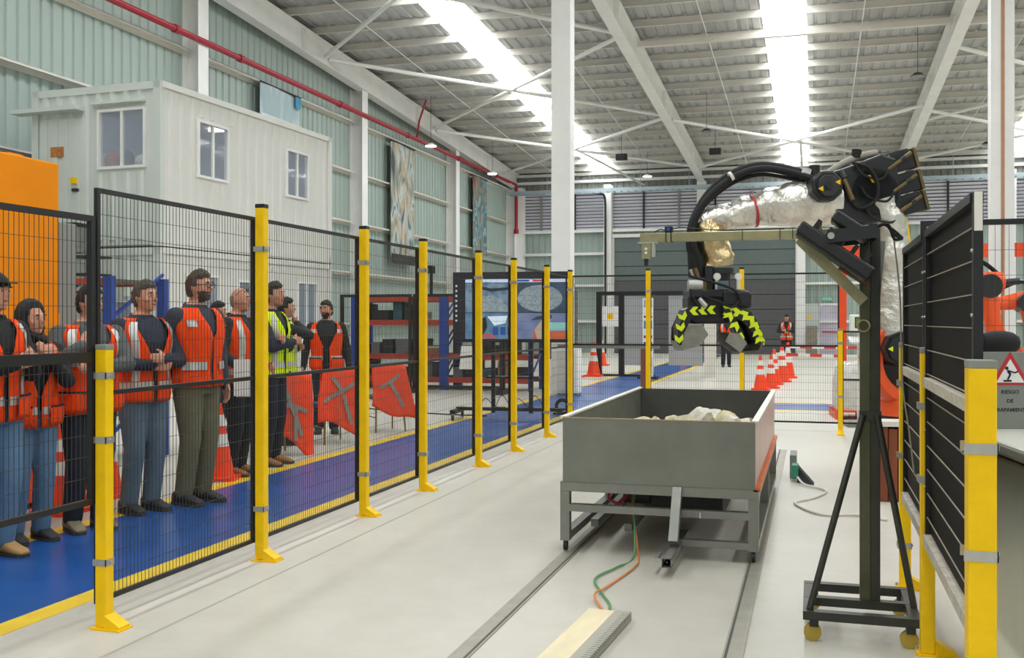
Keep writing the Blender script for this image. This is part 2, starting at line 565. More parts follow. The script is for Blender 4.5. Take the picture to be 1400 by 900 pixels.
# high-bay lamps hung from the roof
m_lampon = mat('lamp_lens_lit', 'ffffff', .4, emit=14.)
m_lampoff = mat('lamp_lens_unlit', '8a8a88', .4)
def lamp(x, y, z, lit, label, r=.2):
    o = empty('high_bay_lamp', (x, y, z), 0, label, 'lamp', 'high-bay lamps hanging from the roof')
    MB().cone((0, 0, .06), (0, 0, zr(y) - .25 - z), .008, n=6).build('suspension_wire', m_dark, o)
    MB().cone((0, 0, 0), (0, 0, .09), r, r * .45, n=18).build('housing', m_dark if not lit else m_white, o, smooth=True)
    MB().cone((0, 0, -.02), (0, 0, 0), r * .9, r * .95, n=18).build('lens', m_lampon if lit else m_lampoff, o)
lamp(-12.8, 33.4, 7.6, True, 'lit high-bay lamp beside the red pipe above the tall mural banner')
lamp(-12.8, 40.5, 7.62, True, 'lit high-bay lamp beside the red pipe near the far corner')
lamp(2.72, 30, 8.2, False, 'dark hanging lamp beside the right-hand rafter')
lamp(-3.48, 35, 7.9, False, 'dark hanging lamp left of the middle skylight')
lamp(-6.9, 44, 7.75, True, 'lit high-bay lamp near the back wall left of the middle rafter')
lamp(-10.4, 44.5, 7.8, True, 'lit high-bay lamp near the back wall beyond the white column', r=.14)
lamp(6.1, 41, 8.0, False, 'dark hanging lamp right of the robot motors high up')
for x, y, z, lb in ((-3.6, 39.5, 7.95, 'black speaker box under the roof right of the middle rafter'), (-7.2, 39.5, 7.9, 'black speaker box under the roof left of the middle rafter')):
    o = empty('ceiling_speaker', (x, y, z), 0, lb, 'speaker', 'black boxes under the roof')
    MB().bb(-.22, .22, -.12, .12, -.12, .12).build('housing', m_black, o, bevel=.02)
    MB().bb(-.19, .19, -.135, -.12, -.09, .09).build('grille', m_dark, o)
    MB().cone((0, 0, .12), (0, 0, zr(y) - .24 - z), .01, n=6).build('suspension_rod', m_dark, o)
# ================================================================ safety fence
def fence_post(x, y, h, label, clamps, rz=0., w=.06, foot=True):
    """yellow square post; local +X is the cell side (foot toe), local Y runs along the fence"""
    p = empty('fence_post', (x, y, 0), rz, label, 'fence post', 'yellow safety fence posts')
    mb = MB().bb(-w / 2, w / 2, -w / 2, w / 2, .008, h - .025)
    mb.build('post_tube', m_yellow, p, bevel=.004)
    MB().bb(-w / 2 - .001, w / 2 + .001, -w / 2 - .001, w / 2 + .001, h - .026, h).build('cap', m_grey if h < 1.6 else m_black, p, bevel=.004)
    if foot:
        f = MB().bb(-.05, .125, -.05, .05, 0, .008)
        f.ext([(w / 2, -.04, .008), (.115, -.04, .008), (.115, -.04, .02), (w / 2, -.04, .07)], (0, .08, 0))
        f.build('foot_plate', m_yellow, p)
        MB().cone((-.042, .03, .008), (-.042, .03, .022), .007, n=6).build('anchor_bolt', m_zinc, p)
    for z in clamps:
        c = MB()
        c.bb(-w / 2 - .012, w / 2 + .004, -w / 2 - .004, -w / 2 + .0, z - .016, z + .016)
        c.bb(w / 2, w / 2 + .004, -w / 2 - .004, w / 2 + .004, z - .016, z + .016)
        c.bb(-w / 2 - .012, w / 2 + .004, w / 2, w / 2 + .004, z - .016, z + .016)
        c.build('clamp', m_zinc, p)
        MB().cone((w / 2 + .004, 0, z), (w / 2 + .012, 0, z), .008, n=8).build('clamp_bolt', m_zinc, p)
    return p
def mesh_panel(name, p0, p1, z0, z1, mids, label, group, fr=.022, pitch=.03, hp=.1, wr=.0012, m=m_black, cat='fence panel', sheet=None):
    """framed wire-mesh panel standing between two ground points"""
    p0, p1 = Vector((*p0, 0)), Vector((*p1, 0))
    L = (p1 - p0).length
    rz = math.atan2(p1.y - p0.y, p1.x - p0.x)
    o = empty(name, p0, rz, label, cat, group)
    f = MB()
    f.bb(0, fr, -fr / 2, fr / 2, z0, z1); f.build('stile', m, o)
    f = MB(); f.bb(L - fr, L, -fr / 2, fr / 2, z0, z1); f.build('stile', m, o)
    MB().bb(fr, L - fr, -fr / 2, fr / 2, z1 - fr, z1).build('top_rail', m, o)
    MB().bb(fr, L - fr, -fr / 2, fr / 2, z0, z0 + fr).build('bottom_rail', m, o)
    for zz, hh in mids:
        MB().bb(fr, L - fr, -fr / 2 - .004, fr / 2 + .004, zz - hh / 2, zz + hh / 2).build('middle_rail', m, o)
    w = MB()
    k = int((L - 2 * fr) / pitch)
    for i in range(1, k):
        x = fr + (L - 2 * fr) * i / k
        w.bb(x - wr, x + wr, -wr, wr, z0 + fr, z1 - fr)
    k = int((z1 - z0 - 2 * fr) / hp)
    for i in range(1, k):
        z = z0 + fr + (z1 - z0 - 2 * fr) * i / k
        w.bb(fr, L - fr, -wr * 3.2, -wr, z - wr, z + wr)
    tag(w.build('wire_mesh', m_wire, o), kind='stuff')
    return o
FX = -3.29
PY = [4.19, 5.66, 7.17, 8.40, 9.95, 11.23, 12.74, 14.05]
nth = ['nearest', 'second', 'third', 'fourth', 'fifth', 'sixth', 'seventh', 'corner']
for i, y in enumerate(PY):
    lb = ('short yellow fence post with grey cap at the near left' if i == 0 else
          'tall yellow post at the far left corner where the two fence runs meet' if i == 7 else
          'tall yellow post, %s from the camera in the left fence run' % nth[i])
    fence_post(FX, y, 1.37 if i == 0 else 2.21, lb, (.32, .91, 1.22) if i == 0 else (.32, 1.93))
for i in range(7):
    mesh_panel('mesh_fence', (FX - .05, PY[i] + (.0 if i == 0 else .012)), (FX - .05, PY[i + 1] - .012), .11, 2.13, ((1.13, .022),),
               'black wire mesh fence panel, %s from the camera in the left run' % nth[i].replace('corner', 'last'), 'left fence run panels')
mesh_panel('mesh_fence', (FX - .05, 2.4), (FX - .05, 4.17), .60, 1.99, ((1.31, .05),),
           'raised black mesh panel at the left picture edge before the short post', 'left fence run panels', fr=.028)
# back run
BY = 14.05
bx = [-2.19, -.93]
for i, x in enumerate(bx):
    fence_post(x, BY, 2.21, ('tall yellow post of the back fence, left of the robot gripper', 'tall yellow post of the back fence, behind the robot gripper')[i], (.5, 1.9), rz=-PI / 2)
fence_post(.33, BY, 1.39, 'short yellow post at the right end of the back fence before the orange upright', (.5, 1.2), rz=-PI / 2)
fence_post(1.62, BY, 1.39, 'short yellow post of the back fence behind the black screens', (.5, 1.2), rz=-PI / 2)
xs = [FX, bx[0], bx[1], .33]
for i in range(3):
    mesh_panel('mesh_fence', (xs[i] + .012, BY + .05), (xs[i + 1] - .012, BY + .05), .14, 2.13, ((1.16, .025),),
               ('mesh panel of the back fence nearest the left corner', 'mesh panel of the back fence directly behind the gripper', 'mesh panel of the back fence in front of the traffic cones')[i], 'back fence run panels')
mesh_panel('mesh_fence', (.35, BY + .05), (1.6, BY + .05), .14, 1.36, ((.72, .025),), 'low mesh panel right of the short post in the back fence', 'back fence run panels')

# ================================================================ black screen panels on the right
SX = .484
SYs = [3.38, 4.90, 6.07]
fence_post(SX, SYs[0], 1.365, 'large yellow post with grey cap at the near right', (.776, 1.098), w=.08)
fence_post(SX, SYs[1], 1.365, 'yellow post between the two black screens on the right', (.78, 1.105))
fence_post(SX, SYs[2], 1.365, 'yellow post at the far end of the black screens beside the camera stand', (.24, .74, 1.14))
m_sheet = mat('black_polycarbonate', '171614', .6, var=.35, vscale=2.5, stretch=(1, 6, .5), spec=.12)
m_lightwire = mat('bare_wire', 'a89e8c', .5, metal=.4)
m_dustrail = mat('dusty_cream_rail', 'b9b0a0', .7, var=.25, vscale=25)
for i, (a, b, lb) in enumerate(((SYs[0] + .042, SYs[1] - .032, 'black screen panel nearest the camera behind the large yellow post'),
                               (SYs[1] + .032, SYs[2] - .032, 'black screen panel farther back beside the camera stand'))):
    o = empty('safety_screen', (SX, a, 0), PI / 2, lb, 'screen panel', 'black screen panels')
    L = b - a
    z0, z1 = .53, 1.88
    MB().bb(.03, L - .03, -.012, -.006, z0 + .02, z1 - .03).build('black_sheet', m_sheet, o)
    for x0 in (0, L - .035):
        MB().bb(x0, x0 + .035, -.014, .014, z0, z1).build('stile', m_black, o)
        for z in (.75, 1.0, 1.25, 1.5, 1.7):
            MB().cone((x0 + .017, .014, z), (x0 + .017, .02, z), .006, n=8).build('bolt', m_zinc, o)
    MB().bb(.035, L - .035, -.02, .02, z1 - .03, z1).build('top_rail', m_black, o)
    MB().bb(.035, L - .035, -.025, .025, z0 - .03, z0 + .015).build('bottom_rail', m_dustrail, o)
    MB().bb(.035, L - .035, -.02, .026, 1.195, 1.235).build('middle_rail', m_dustrail, o)
    for k in range(12):
        z = .62 + k * .105
        if abs(z - 1.215) > .03 and z < z1 - .05:
            MB().bb(.035, L - .035, .005, .009, z - .002, z + .002).build('wire', m_lightwire, o)
    if i == 0:
        MB().bb(-.001, .002, -.012, .012, 1.76, 1.88).build('paper_strip', m_cream, o)
# ================================================================ rails and cart
m_rail = mat('floor_steel_strip', 'a39f92', .5, metal=.35, var=.12, vscale=8)
m_groove = mat('rail_groove', '55534c', .8)
for x, lb in ((-1.5, 'flat steel floor rail under the left wheels of the cart'), (-.345, 'flat steel floor rail under the right wheels of the cart')):
    o = empty('floor_rail', (x, 7, 0), 0, lb, 'rail', 'cart rails in the floor')
    MB().bb(-.045, .045, -4.5, 5.2, 0, .006).build('rail_strip', m_rail, o)
    sgn = 1 if x < -1 else -1
    MB().bb(sgn * .03 - .006, sgn * .03 + .006, -4.5, 5.2, .006, .0072).build('wheel_track', m_groove, o)
cart = empty('rock_cart', (-.945, 6.4, 0), 0, 'grey steel cart with an open box of rocks standing on floor rails', 'cart')
cx0, cx1, cl_ = -.6, .6, 3.05
m_cartbox = mat('mill_scale_steel_sheet', '82847b', .34, metal=.6, var=.14, vscale=2.2, bump=.06, bscale=6)
m_cartin = mat('worn_box_interior', '7d7f73', .5, metal=.4, var=.15, vscale=5)
m_cartframe = mat('grey_steel_tube', '8a8b84', .4, metal=.55, var=.12, vscale=6)
zb0, zb1 = .455, .862
MB().bb(cx0, cx1, -.004, .004, zb0, zb1).build('front_sheet', m_cartbox, cart)
MB().bb(cx0, cx1, cl_ - .004, cl_ + .004, zb0, zb1).build('rear_sheet', mat('dark_scale_steel', '55554f', .5, metal=.4, var=.12, vscale=3), cart)
MB().bb(cx0 - .004, cx0 + .004, .004, cl_ - .004, zb0, zb1).build('side_sheet', m_cartin, cart)
MB().bb(cx1 - .004, cx1 + .004, .004, cl_ - .004, zb0, zb1).build('side_sheet', mat('pink_reflection_steel', 'c9b3aa', .3, metal=.55, var=.08, vscale=3), cart)  # pinkish tint is a reflection put into the base colour of the bare metal
MB().bb(cx0, cx1, .004, cl_ - .004, zb0, zb0 + .006).build('floor_sheet', m_cartin, cart)
for x in (cx0, cx1):
    MB().bb(x - .02, x + .02, 0, cl_, zb1, zb1 + .012).build('rim', m_cream, cart)
MB().bb(cx0, cx1, -.008, .008, zb1, zb1 + .006).build('rim', mat('rusty_edge', 'a58e6a', .6, metal=.3, var=.2, vscale=20), cart)
MB().bb(cx1 - .01, cx1 + .03, 0, cl_, zb0 - .012, zb0 + .012).build('orange_edge_strip', mat('orange_primer', 'd96a2c', .5, var=.25, vscale=14), cart)
t = .06
for y in (.03, cl_ - .03):
    MB().bb(cx0 - .02, cx1 + .02, y - t / 2, y + t / 2, zb0 - t - .002, zb0 - .002).build('cross_beam', m_cartframe, cart)
    MB().bb(cx0 + .04, cx1 - .04, y - t / 2, y + t / 2, .265, .31).build('cross_beam', m_cartframe, cart)
for x in (cx0 + .01, cx1 - .01):
    MB().bb(x - t / 2, x + t / 2, .06, cl_ - .06, zb0 - t - .004, zb0 - .004).build('side_beam', m_cartframe, cart)
    MB().bb(x - t / 2, x + t / 2, .06, cl_ - .06, .08, .13).build('side_beam', m_cartframe, cart)
    for y in (.03, 1.5, cl_ - .03):
        MB().bb(x - t / 2, x + t / 2, y - t / 2, y + t / 2, .075, zb0 - t).build('leg', m_cartframe, cart)
    for y in (.03, cl_ - .03):
        MB().bb(x - .012, x + .012, y - .02, y + .02, .03, .08).build('wheel_fork', m_black, cart)
        MB().cone((x - .011, y, .0382), (x + .011, y, .0382), .03, n=16).build('wheel', m_black, cart, smooth=True)
MB().bb(.12, cx1 - .04, .03 - t / 2, .03 + t / 2, .085, .125).build('cross_beam', m_cartframe, cart)
# drop bar at the front with an open square tube lying forward
MB().bar((.13, .0, .44), (.13, -.2, .145), .055).build('drop_bar', m_cartframe, cart)
tb = MB()
for dx, dz, w, h in ((-.026, 0, .004, .056), (.026, 0, .004, .056), (0, -.026, .056, .004), (0, .026, .056, .004)):
    tb.bb(.13 + dx - w / 2, .13 + dx + w / 2, -.5, .35, .09 + dz - h / 2, .09 + dz + h / 2)
tb.build('tow_tube', m_cartframe, cart)
MB().bb(.125, .135, -.48, .34, .085, .095).build('tow_tube_core', m_groove, cart)
MB().bar((.06, -.42, .09), (.06, -.25, .09), .02).build('locking_pin', m_zinc, cart)
MB().bar((.06, -.42, .09), (.11, -.42, .09), .015).build('pin_lug', m_zinc, cart)
MB().bar((-.5, .5, .1), (-.5, 2.6, .1), .05).build('drive_beam', m_cartframe, cart)
MB().bar((-.25, .4, .1), (-.25, 2.6, .1), .05).build('drive_beam', m_cartframe, cart)
MB().bb(-.2, .35, .7, 1.5, .14, .36).build('drive_box', m_black, cart, bevel=.015)
MB().cone((-.3, .55, .3), (-.12, .55, .3), .06, n=14).build('motor', m_dark, cart, smooth=True)
MB().tube(spline([(-.35, .4, .38), (-.38, .38, .3), (-.3, .36, .27), (-.26, .4, .34), (-.34, .44, .38)], 6), .008, 6).build('cable_loop', m_red, cart, smooth=True)
MB().bb(.27, .275, -.033, -.031, .27, .305).build('weld_mark', m_white, cart)
# rocks
m_rocks = [mat('pale_quartz_rock', 'd2cdbd', .85, var=.18, vscale=9, bump=.8, bscale=18), mat('greenish_rock', 'b3b5a2', .85, var=.2, vscale=9, bump=.8, bscale=18), mat('tan_rock', 'c9bd9c', .85, var=.2, vscale=10, bump=.8, bscale=18)]
def rock(c, r, seed, m, label):
    rnd = random.Random(seed)
    bm = bmesh.new()
    bmesh.ops.create_icosphere(bm, subdivisions=3, radius=1)
    planes = [(Vector((rnd.uniform(-1, 1), rnd.uniform(-1, 1), rnd.uniform(-1, 1))).normalized(), rnd.uniform(.5, .85)) for _ in range(14)]
    for v in bm.verts:
        p = v.co.copy()
        for nn, d in planes:
            k = p.dot(nn)
            if k > d:
                p -= nn * (k - d)
        p *= 1 + .1 * noise.noise(p * 3 + Vector((seed, 0, 0)))
        v.co = Vector((p.x * r[0], p.y * r[1], p.z * r[2]))
    bmesh.ops.rotate(bm, verts=bm.verts, matrix=Matrix.Rotation(rnd.uniform(0, 6), 3, 'Z'))
    me = bpy.data.meshes.new('rock')
    bm.to_mesh(me); bm.free()
    me.materials.append(m)
    o = bpy.data.objects.new('rock', me)
    zmin = min(v.co.z for v in me.vertices)
    o.location = (c[0], c[1], c[2] - zmin)
    col.objects.link(o)
    return tag(o, label, 'rock', 'rocks in the steel cart')
B = zb0 + .0065
RK = [((-.84, 7.95, B + .17), (.15, .15, .13), 0, 'largest pale rock on top of the pile in the cart'),
      ((-.63, 7.9, B + .14), (.16, .14, .125), 2, 'large tan rock right of the pale top rock in the cart'),
      ((-.98, 7.72, B + .15), (.1, .1, .1), 1, 'greenish rock left of the pale top rock in the cart'),
      ((-1.28, 8.1, B + .14), (.17, .12, .065), 2, 'flat tan rock lying apart at the left of the cart'),
      ((-.5, 7.68, B + .17), (.085, .09, .08), 0, 'small white rock at the right foot of the pile'),
      ((-.47, 7.9, B + .13), (.09, .1, .1), 1, 'small greenish rock at the far right of the pile'),
      ((-1.06, 7.9, B + .1), (.12, .12, .13), 2, 'small tan rock at the left foot of the pile'),
      ((-1.28, 8.1, B), (.2, .22, .13), 1, 'base rock under the flat rock at the left of the cart'),
      ((-.9, 7.6, B), (.2, .19, .19), 2, 'base rock at the front of the pile in the cart'),
      ((-.6, 7.55, B), (.17, .17, .19), 0, 'base rock at the right front of the pile in the cart'),
      ((-.75, 8.1, B), (.24, .22, .17), 0, 'base rock at the back of the pile in the cart'),
      ((-1.12, 7.7, B), (.14, .16, .17), 2, 'base rock at the left of the pile in the cart')]
for i, (c, r, mi, lb) in enumerate(RK):
    rock(c, r, i * 3 + 1, m_rocks[mi], lb)
# cables from the cart to the floor duct
m_cg = mat('green_cable', '5a9a62', .5); m_co = mat('orange_cable', 'e08a4a', .5)
tag(MB().tube(spline([(-1.15, 6.9, .38), (-1.12, 6.6, .3), (-1.08, 6.35, .02), (-1.13, 6.05, .012), (-1.2, 5.75, .012), (-1.1, 5.45, .012), (-1.02, 5.25, .012), (-.985, 5.06, .02)], 8), .0065, 7).build('control_cable', m_cg, smooth=True), 'green cable running from under the cart to the floor duct', 'cable')
tag(MB().tube(spline([(-1.17, 6.95, .36), (-1.14, 6.65, .28), (-1.06, 6.4, .02), (-1.03, 6.1, .011), (-1.1, 5.6, .011), (-1.12, 5.35, .03), (-1.06, 5.2, .011), (-1.0, 5.06, .02)], 8), .006, 7).build('control_cable', m_co, smooth=True), 'orange cable running from under the cart to the floor duct', 'cable')
# floor duct: board with slotted trunking
dv = Vector((-1.05, 5.02, 0)) - Vector((-1.045, 3.2, 0))
o = empty('cable_trunking', (-.97, 5.06, 0), math.radians(-4), 'cream board with grey slotted cable trunking lying on the floor before the cart', 'cable duct')
MB().bb(-.12, .02, -1.9, 0, 0, .035).build('board', mat('cream_wood_board', 'eadcb6', .65, var=.12, vscale=5, stretch=(1, .3, 1)), o, bevel=.004)
MB().bb(.022, .105, -1.9, -.02, 0, .045).build('trunking', mat('grey_pvc', 'aeaa9c', .5, var=.05), o, bevel=.004)
y = -1.88
while y < -.05:
    MB().bb(.07, .1062, y, y + .008, .026, .0458).build('slot', m_grey, o)
    y += .03
# pneumatic lead right of the cart
o = empty('power_lead', (-.2, 9.9, 0), 0, 'pale lead with a green connector lying on the floor right of the cart', 'cable')
MB().tube(spline([(.05, -.1, .05), (.12, -.35, .02), (.3, -.6, .012), (.2, -1.0, .012), (.05, -1.3, .012), (.25, -1.75, .012), (.5, -1.7, .012), (.72, -1.85, .012)], 6), .01, 6).build('lead', m_cream, o, smooth=True)
MB().bb(.0, .06, -.12, .06, .04, .16).build('connector', mat('green_plastic', '2e8c6e', .4), o, bevel=.01)
MB().ext([(.05, -.15, .0), (.2, -.25, .0), (.06, 0, .12)], (.0, .06, .02)).build('strain_relief', m_black, o)
MB().bb(-.02, .04, .1, .5, 0, .22).build('bracket', m_grey, o)
# ================================================================ rolling camera stand
st = empty('camera_stand', (.26, 5.24, 0), 0, 'dark rolling steel stand with a horizontal arm and black floodlight in front of the robot', 'stand')
m_olive = mat('dark_olive_steel', '3b3c35', .45, metal=.3, var=.2, vscale=10)
m_zy = mat('yellow_zinc_tube', 'a39d78', .35, metal=.6, var=.2, vscale=7)
for y in (-.28, -.02, .26):
    MB().bb(-.31, .2, y - .025, y + .025, .098, .138).build('base_beam', m_olive, st)
for x in (-.285, .18):
    MB().bb(x - .025, x + .025, -.255, .235, .098, .137).build('base_side', m_olive, st)
for x in (-.26, .16):
    for y in (-.28, .26):
        MB().bb(x - .02, x + .02, y - .03, y + .03, .07, .098).build('caster_fork', m_dark, st)
        MB().cone((x - .006, y - .016, .0405), (x - .006, y + .016, .0405), .04, n=20).build('caster_wheel', mat('yellow_polyurethane', 'b39a3c', .5), st, smooth=True)
MB().bb(-.048, .0, -.03, .03, .125, 1.93).build('post', mat('olive_drab_tube', '55563f', .4, metal=.35, var=.2, vscale=6), st, bevel=.003)
MB().bb(.0, .045, -.03, .03, .125, 1.93).build('post', m_olive, st, bevel=.003)
MB().cone((-.28, -.26, .138), (-.035, -.035, 1.03), .016, n=10).build('diagonal_brace', m_olive, st, smooth=True)
MB().cone((.19, -.1, .138), (.03, -.035, 1.03), .016, n=10).build('diagonal_brace', m_olive, st, smooth=True)
MB().bb(-.05, .05, -.036, .036, 1.0, 1.05).build('brace_collar', m_olive, st)
MB().bb(-1.11, -.03, -.06, -.015, 1.885, 1.93).build('arm', m_zy, st, bevel=.003)
MB().bar((-.33, -.045, 1.885), (-.03, -.04, 1.575), .045, .05).build('arm_brace', m_zy, st)
MB().bar((.06, .03, 1.87), (.03, .03, 1.55), .025).build('rear_strut', m_grey, st)
MB().tube(arc((-.03, -.04, 1.46), .028, 0, 2 * PI, 16, 1), .006, 6).build('cable_hook', m_zy, st, smooth=True)
# sensor bracket hanging at the arm end, little camera on top
MB().bb(-1.12, -1.02, -.065, -.01, 1.878, 1.885).build('sensor_plate', m_zinc, st)
MB().bb(-1.1, -1.055, -.06, -.02, 1.80, 1.878).build('sensor_bracket', m_zy, st)
MB().bb(-1.05, -1.035, -.06, -.02, 1.81, 1.878).build('sensor_bracket', m_zinc, st)
for z in (1.83, 1.85):
    MB().cone((-1.078, -.06, z), (-1.078, -.068, z), .007, n=8).build('bolt', m_white, st)
MB().bb(-1.09, -1.07, -.05, -.03, 1.765, 1.80).build('sensor_stem', m_dark, st)
MB().bb(-.985, -.945, -.06, -.02, 1.932, 1.962).build('small_camera', m_black, st, bevel=.004)
MB().cone((-.965, -.06, 1.947), (-.965, -.066, 1.947), .009, n=10).build('camera_lens', m_blue, st)
for x in (-.978, -.952):
    MB().bb(x - .003, x + .003, -.063, -.012, 1.883, 1.934).build('cable_tie', m_black, st)
for x in (-.6, -.42, -.36):
    MB().bb(x - .002, x + .002, -.062, -.013, 1.884, 1.932).build('cable_tie', m_black, st)
MB().tube(spline([(-1.04, -.03, 1.935), (-1.01, -.03, 1.95), (-.98, -.03, 1.945), (-.9, -.03, 1.955), (-.7, -.03, 1.938), (-.4, -.03, 1.938)], 5), .003, 5).build('camera_cable', m_black, st)
# floodlight head
R = Matrix.Rotation(math.radians(36), 3, 'Y')
fl = MB().box((-.165, -.11, 1.815), (.40, .3, .06), R).build('floodlight_head', m_dark, st, bevel=.012)
MB().box((-.185, -.11, 1.785), (.38, .28, .012), R).build('floodlight_lens', m_black, st)
for k in range(5):
    c = Vector((-.165 + (k - 2) * .055, -.11, 1.815)) + R @ Vector((0, 0, .05))
    MB().box(c + Vector((0, 0, -(k - 2) * .04)), (.02, .26, .05), R).build('cooling_fin', m_black, st)
MB().box((-.09, -.12, 1.925), (.2, .22, .055), R).build('driver_box', mat('satin_black', '222325', .4), st, bevel=.01)
for y in (-.27, .045):
    MB().bar((-.2, y, 1.875), (.02, y, 1.895), .012, .06).build('yoke_arm', m_dark, st)
MB().bb(-.02, .02, -.27, .045, 1.87, 1.93).build('yoke_bridge', m_dark, st)
MB().cone((-.185, -.285, 1.878), (-.185, -.27, 1.878), .016, n=12).build('yoke_bolt', m_zinc, st)
MB().bar((-.14, -.08, 1.74), (-.02, -.05, 1.66), .05, .015).build('rusty_bracket', mat('rust_brown', '6b4a36', .8, var=.2), st)
for k in range(3):
    MB().tube(spline([(.02, 0, 1.93), (.06 + k * .01, .0, 1.95), (.11, .02, 1.92 - k * .02), (.15, .02, 1.88)], 4), .007, 6).build('wire_bundle', m_rubber, st)
tag(MB().tube(spline([(.37, 5.27, 1.88), (.40, 5.3, 1.6), (.41, 5.3, 1.2), (.44, 5.28, .95), (.46, 5.25, .75)], 6), .004, 6).build('hanging_cable', mat('grey_cable', '9a937f', .6), smooth=True), 'thin beige cable hanging from the stand along the black screen', 'cable')

# ================================================================ robot arm with clamshell gripper
RB = Vector((.68, 10.31, 0))
RU = Vector((-.959, -.283, 0)).normalized()
RN = Vector((.283, -.959, 0)).normalized()
def Q(u, z, n=0.):
    return RB * 0 + RU * u + RN * n + Vector((0, 0, z))
robot = empty('industrial_robot', RB, 0, 'large orange industrial robot wrapped in silver foil holding a striped clamshell gripper', 'robot')
m_foil = mat('crinkled_silver_foil', 'dcd8ce', .3, metal=.78, var=.12, vscale=6, bump=.9, bscale=13)
m_gold = mat('gold_tinted_foil', 'cdb68a', .25, metal=.9, var=.15, vscale=6, bump=.9, bscale=13)
m_mot = mat('motor_black', '1b1c1e', .42, var=.1)
m_brass = mat('dull_brass', '6f5f40', .5, metal=.7, var=.15)
m_chev = mat('chevron_yellow', 'dff01c', .5)
def qc(name, m, a, b, r0, r1=None, n=20):
    return MB().cone(Q(*a), Q(*b), r0, r1, n).build(name, m, robot, smooth=True)
def qext(name, m, poly, n0, n1, bevel=0.):
    return MB().ext([Q(u, z, n0) for u, z in poly], RN * (n1 - n0)).build(name, m, robot, bevel=bevel)
# pedestal and carousel
B0 = -RU * .25
B1 = lambda z: B0 + Vector((0, 0, z))
MB().cone(B1(0), B1(.05), .42, n=28).build('base_plate', m_mot, robot)
MB().cone(B1(.05), B1(.5), .36, .33, n=28).build('pedestal', m_robot, robot, smooth=True)
MB().cone(B1(.5), B1(.6), .36, n=28).build('slewing_ring', m_mot, robot, smooth=True)
MB().cone(B1(.6), B1(.8), .36, .3, n=28).build('carousel', m_robot, robot, smooth=True)
rings = []
for a in range(33):
    t = 2 * PI * a / 32
    cu, cz = math.cos(t), math.sin(t)
    rings.append([Q(-.2 + cu * r, 1.13 + cz * r * 1.05, nn) for r, nn in ((.43, -.17), (.46, -.05), (.46, .12), (.41, .2), (.33, .2), (.30, .1), (.30, -.17))])
MB().loft(rings, caps=False).build('shoulder_housing', m_robot, robot, smooth=True)
qc('shoulder_back', m_mot, (-.2, 1.13, -.16), (-.2, 1.13, -.1), .31)
qc('shoulder_motor', m_mot, (0, 1.23, -.1), (0, 1.23, .3), .16, n=8)
qc('motor_cover', m_mot, (0, 1.23, .3), (0, 1.23, .33), .13, n=8)
for s in (-1, 1):
    u0 = s * .11
    qext('warning_triangle', m_chev, [(u0 - .025, 1.255), (u0 - .025, 1.205), (u0 + .02, 1.23)], .331, .335)
# upper arm in foil
def foil_tube(name, pts, rs, m, seed, amp=.03):
    mb = MB()
    k = 26
    P = spline(pts, 7)
    n = len(P)
    rr = [rs[min(int(i / 7), len(rs) - 2)] * (1 - (i % 7) / 7) + rs[min(int(i / 7) + 1, len(rs) - 1)] * ((i % 7) / 7) for i in range(n)]
    rr[-1] = rs[-1]
    u = None
    rings = []
    for i, p in enumerate(P):
        d = (P[min(i + 1, n - 1)] - P[max(i - 1, 0)]).normalized()
        u = d.orthogonal().normalized() if u is None else (u - d * u.dot(d)).normalized()
        w = d.cross(u)
        ring = []
        for j in range(k):
            a = 2 * PI * j / k
            v = u * math.cos(a) + w * math.sin(a)
            q = p + v * rr[i]
            q += v * amp * (noise.noise(q * 5.5 + Vector((seed, 0, 0))) + .5 * noise.noise(q * 14 + Vector((0, seed, 0))))
            ring.append(q)
        rings.append(ring)
    mb.loft(rings)
    return mb.build(name, m, robot, smooth=True)
foil_tube('upper_arm', [Q(0, 1.3, .05), Q(-.02, 1.8, .05), Q(0, 2.25, .05), Q(.1, 2.62, .03)], [.2, .18, .17, .19], m_foil, 1)
qext('upper_arm_edge', m_yellow, [(-.12, 2.45), (-.16, 2.2), (-.14, 2.0), (-.11, 2.0), (-.12, 2.2), (-.08, 2.47)], .06, .14)
# elbow and forearm
qc('elbow_joint', m_mot, (.2, 2.68, -.22), (.2, 2.68, .2), .22)
foil_tube('forearm', [Q(.5, 2.62), Q(.8, 2.60), Q(1.07, 2.575), Q(1.28, 2.53), Q(1.5, 2.485), Q(1.78, 2.41)], [.22, .225, .19, .15, .125, .125], m_foil, 3)
foil_tube('wrist_sleeve', [Q(1.72, 2.44), Q(1.68, 2.28), Q(1.64, 2.12), Q(1.62, 2.0)], [.13, .16, .145, .155], m_gold, 5, .035)
for i in range(1):
    a = Q(1.285, 2.53); d = (Q(1.3, 2.527) - Q(1.27, 2.533)).normalized()
    MB().cone(a - d * .012, a + d * .012, .158, n=20, caps=False).build('red_strap', m_red, robot, smooth=True)
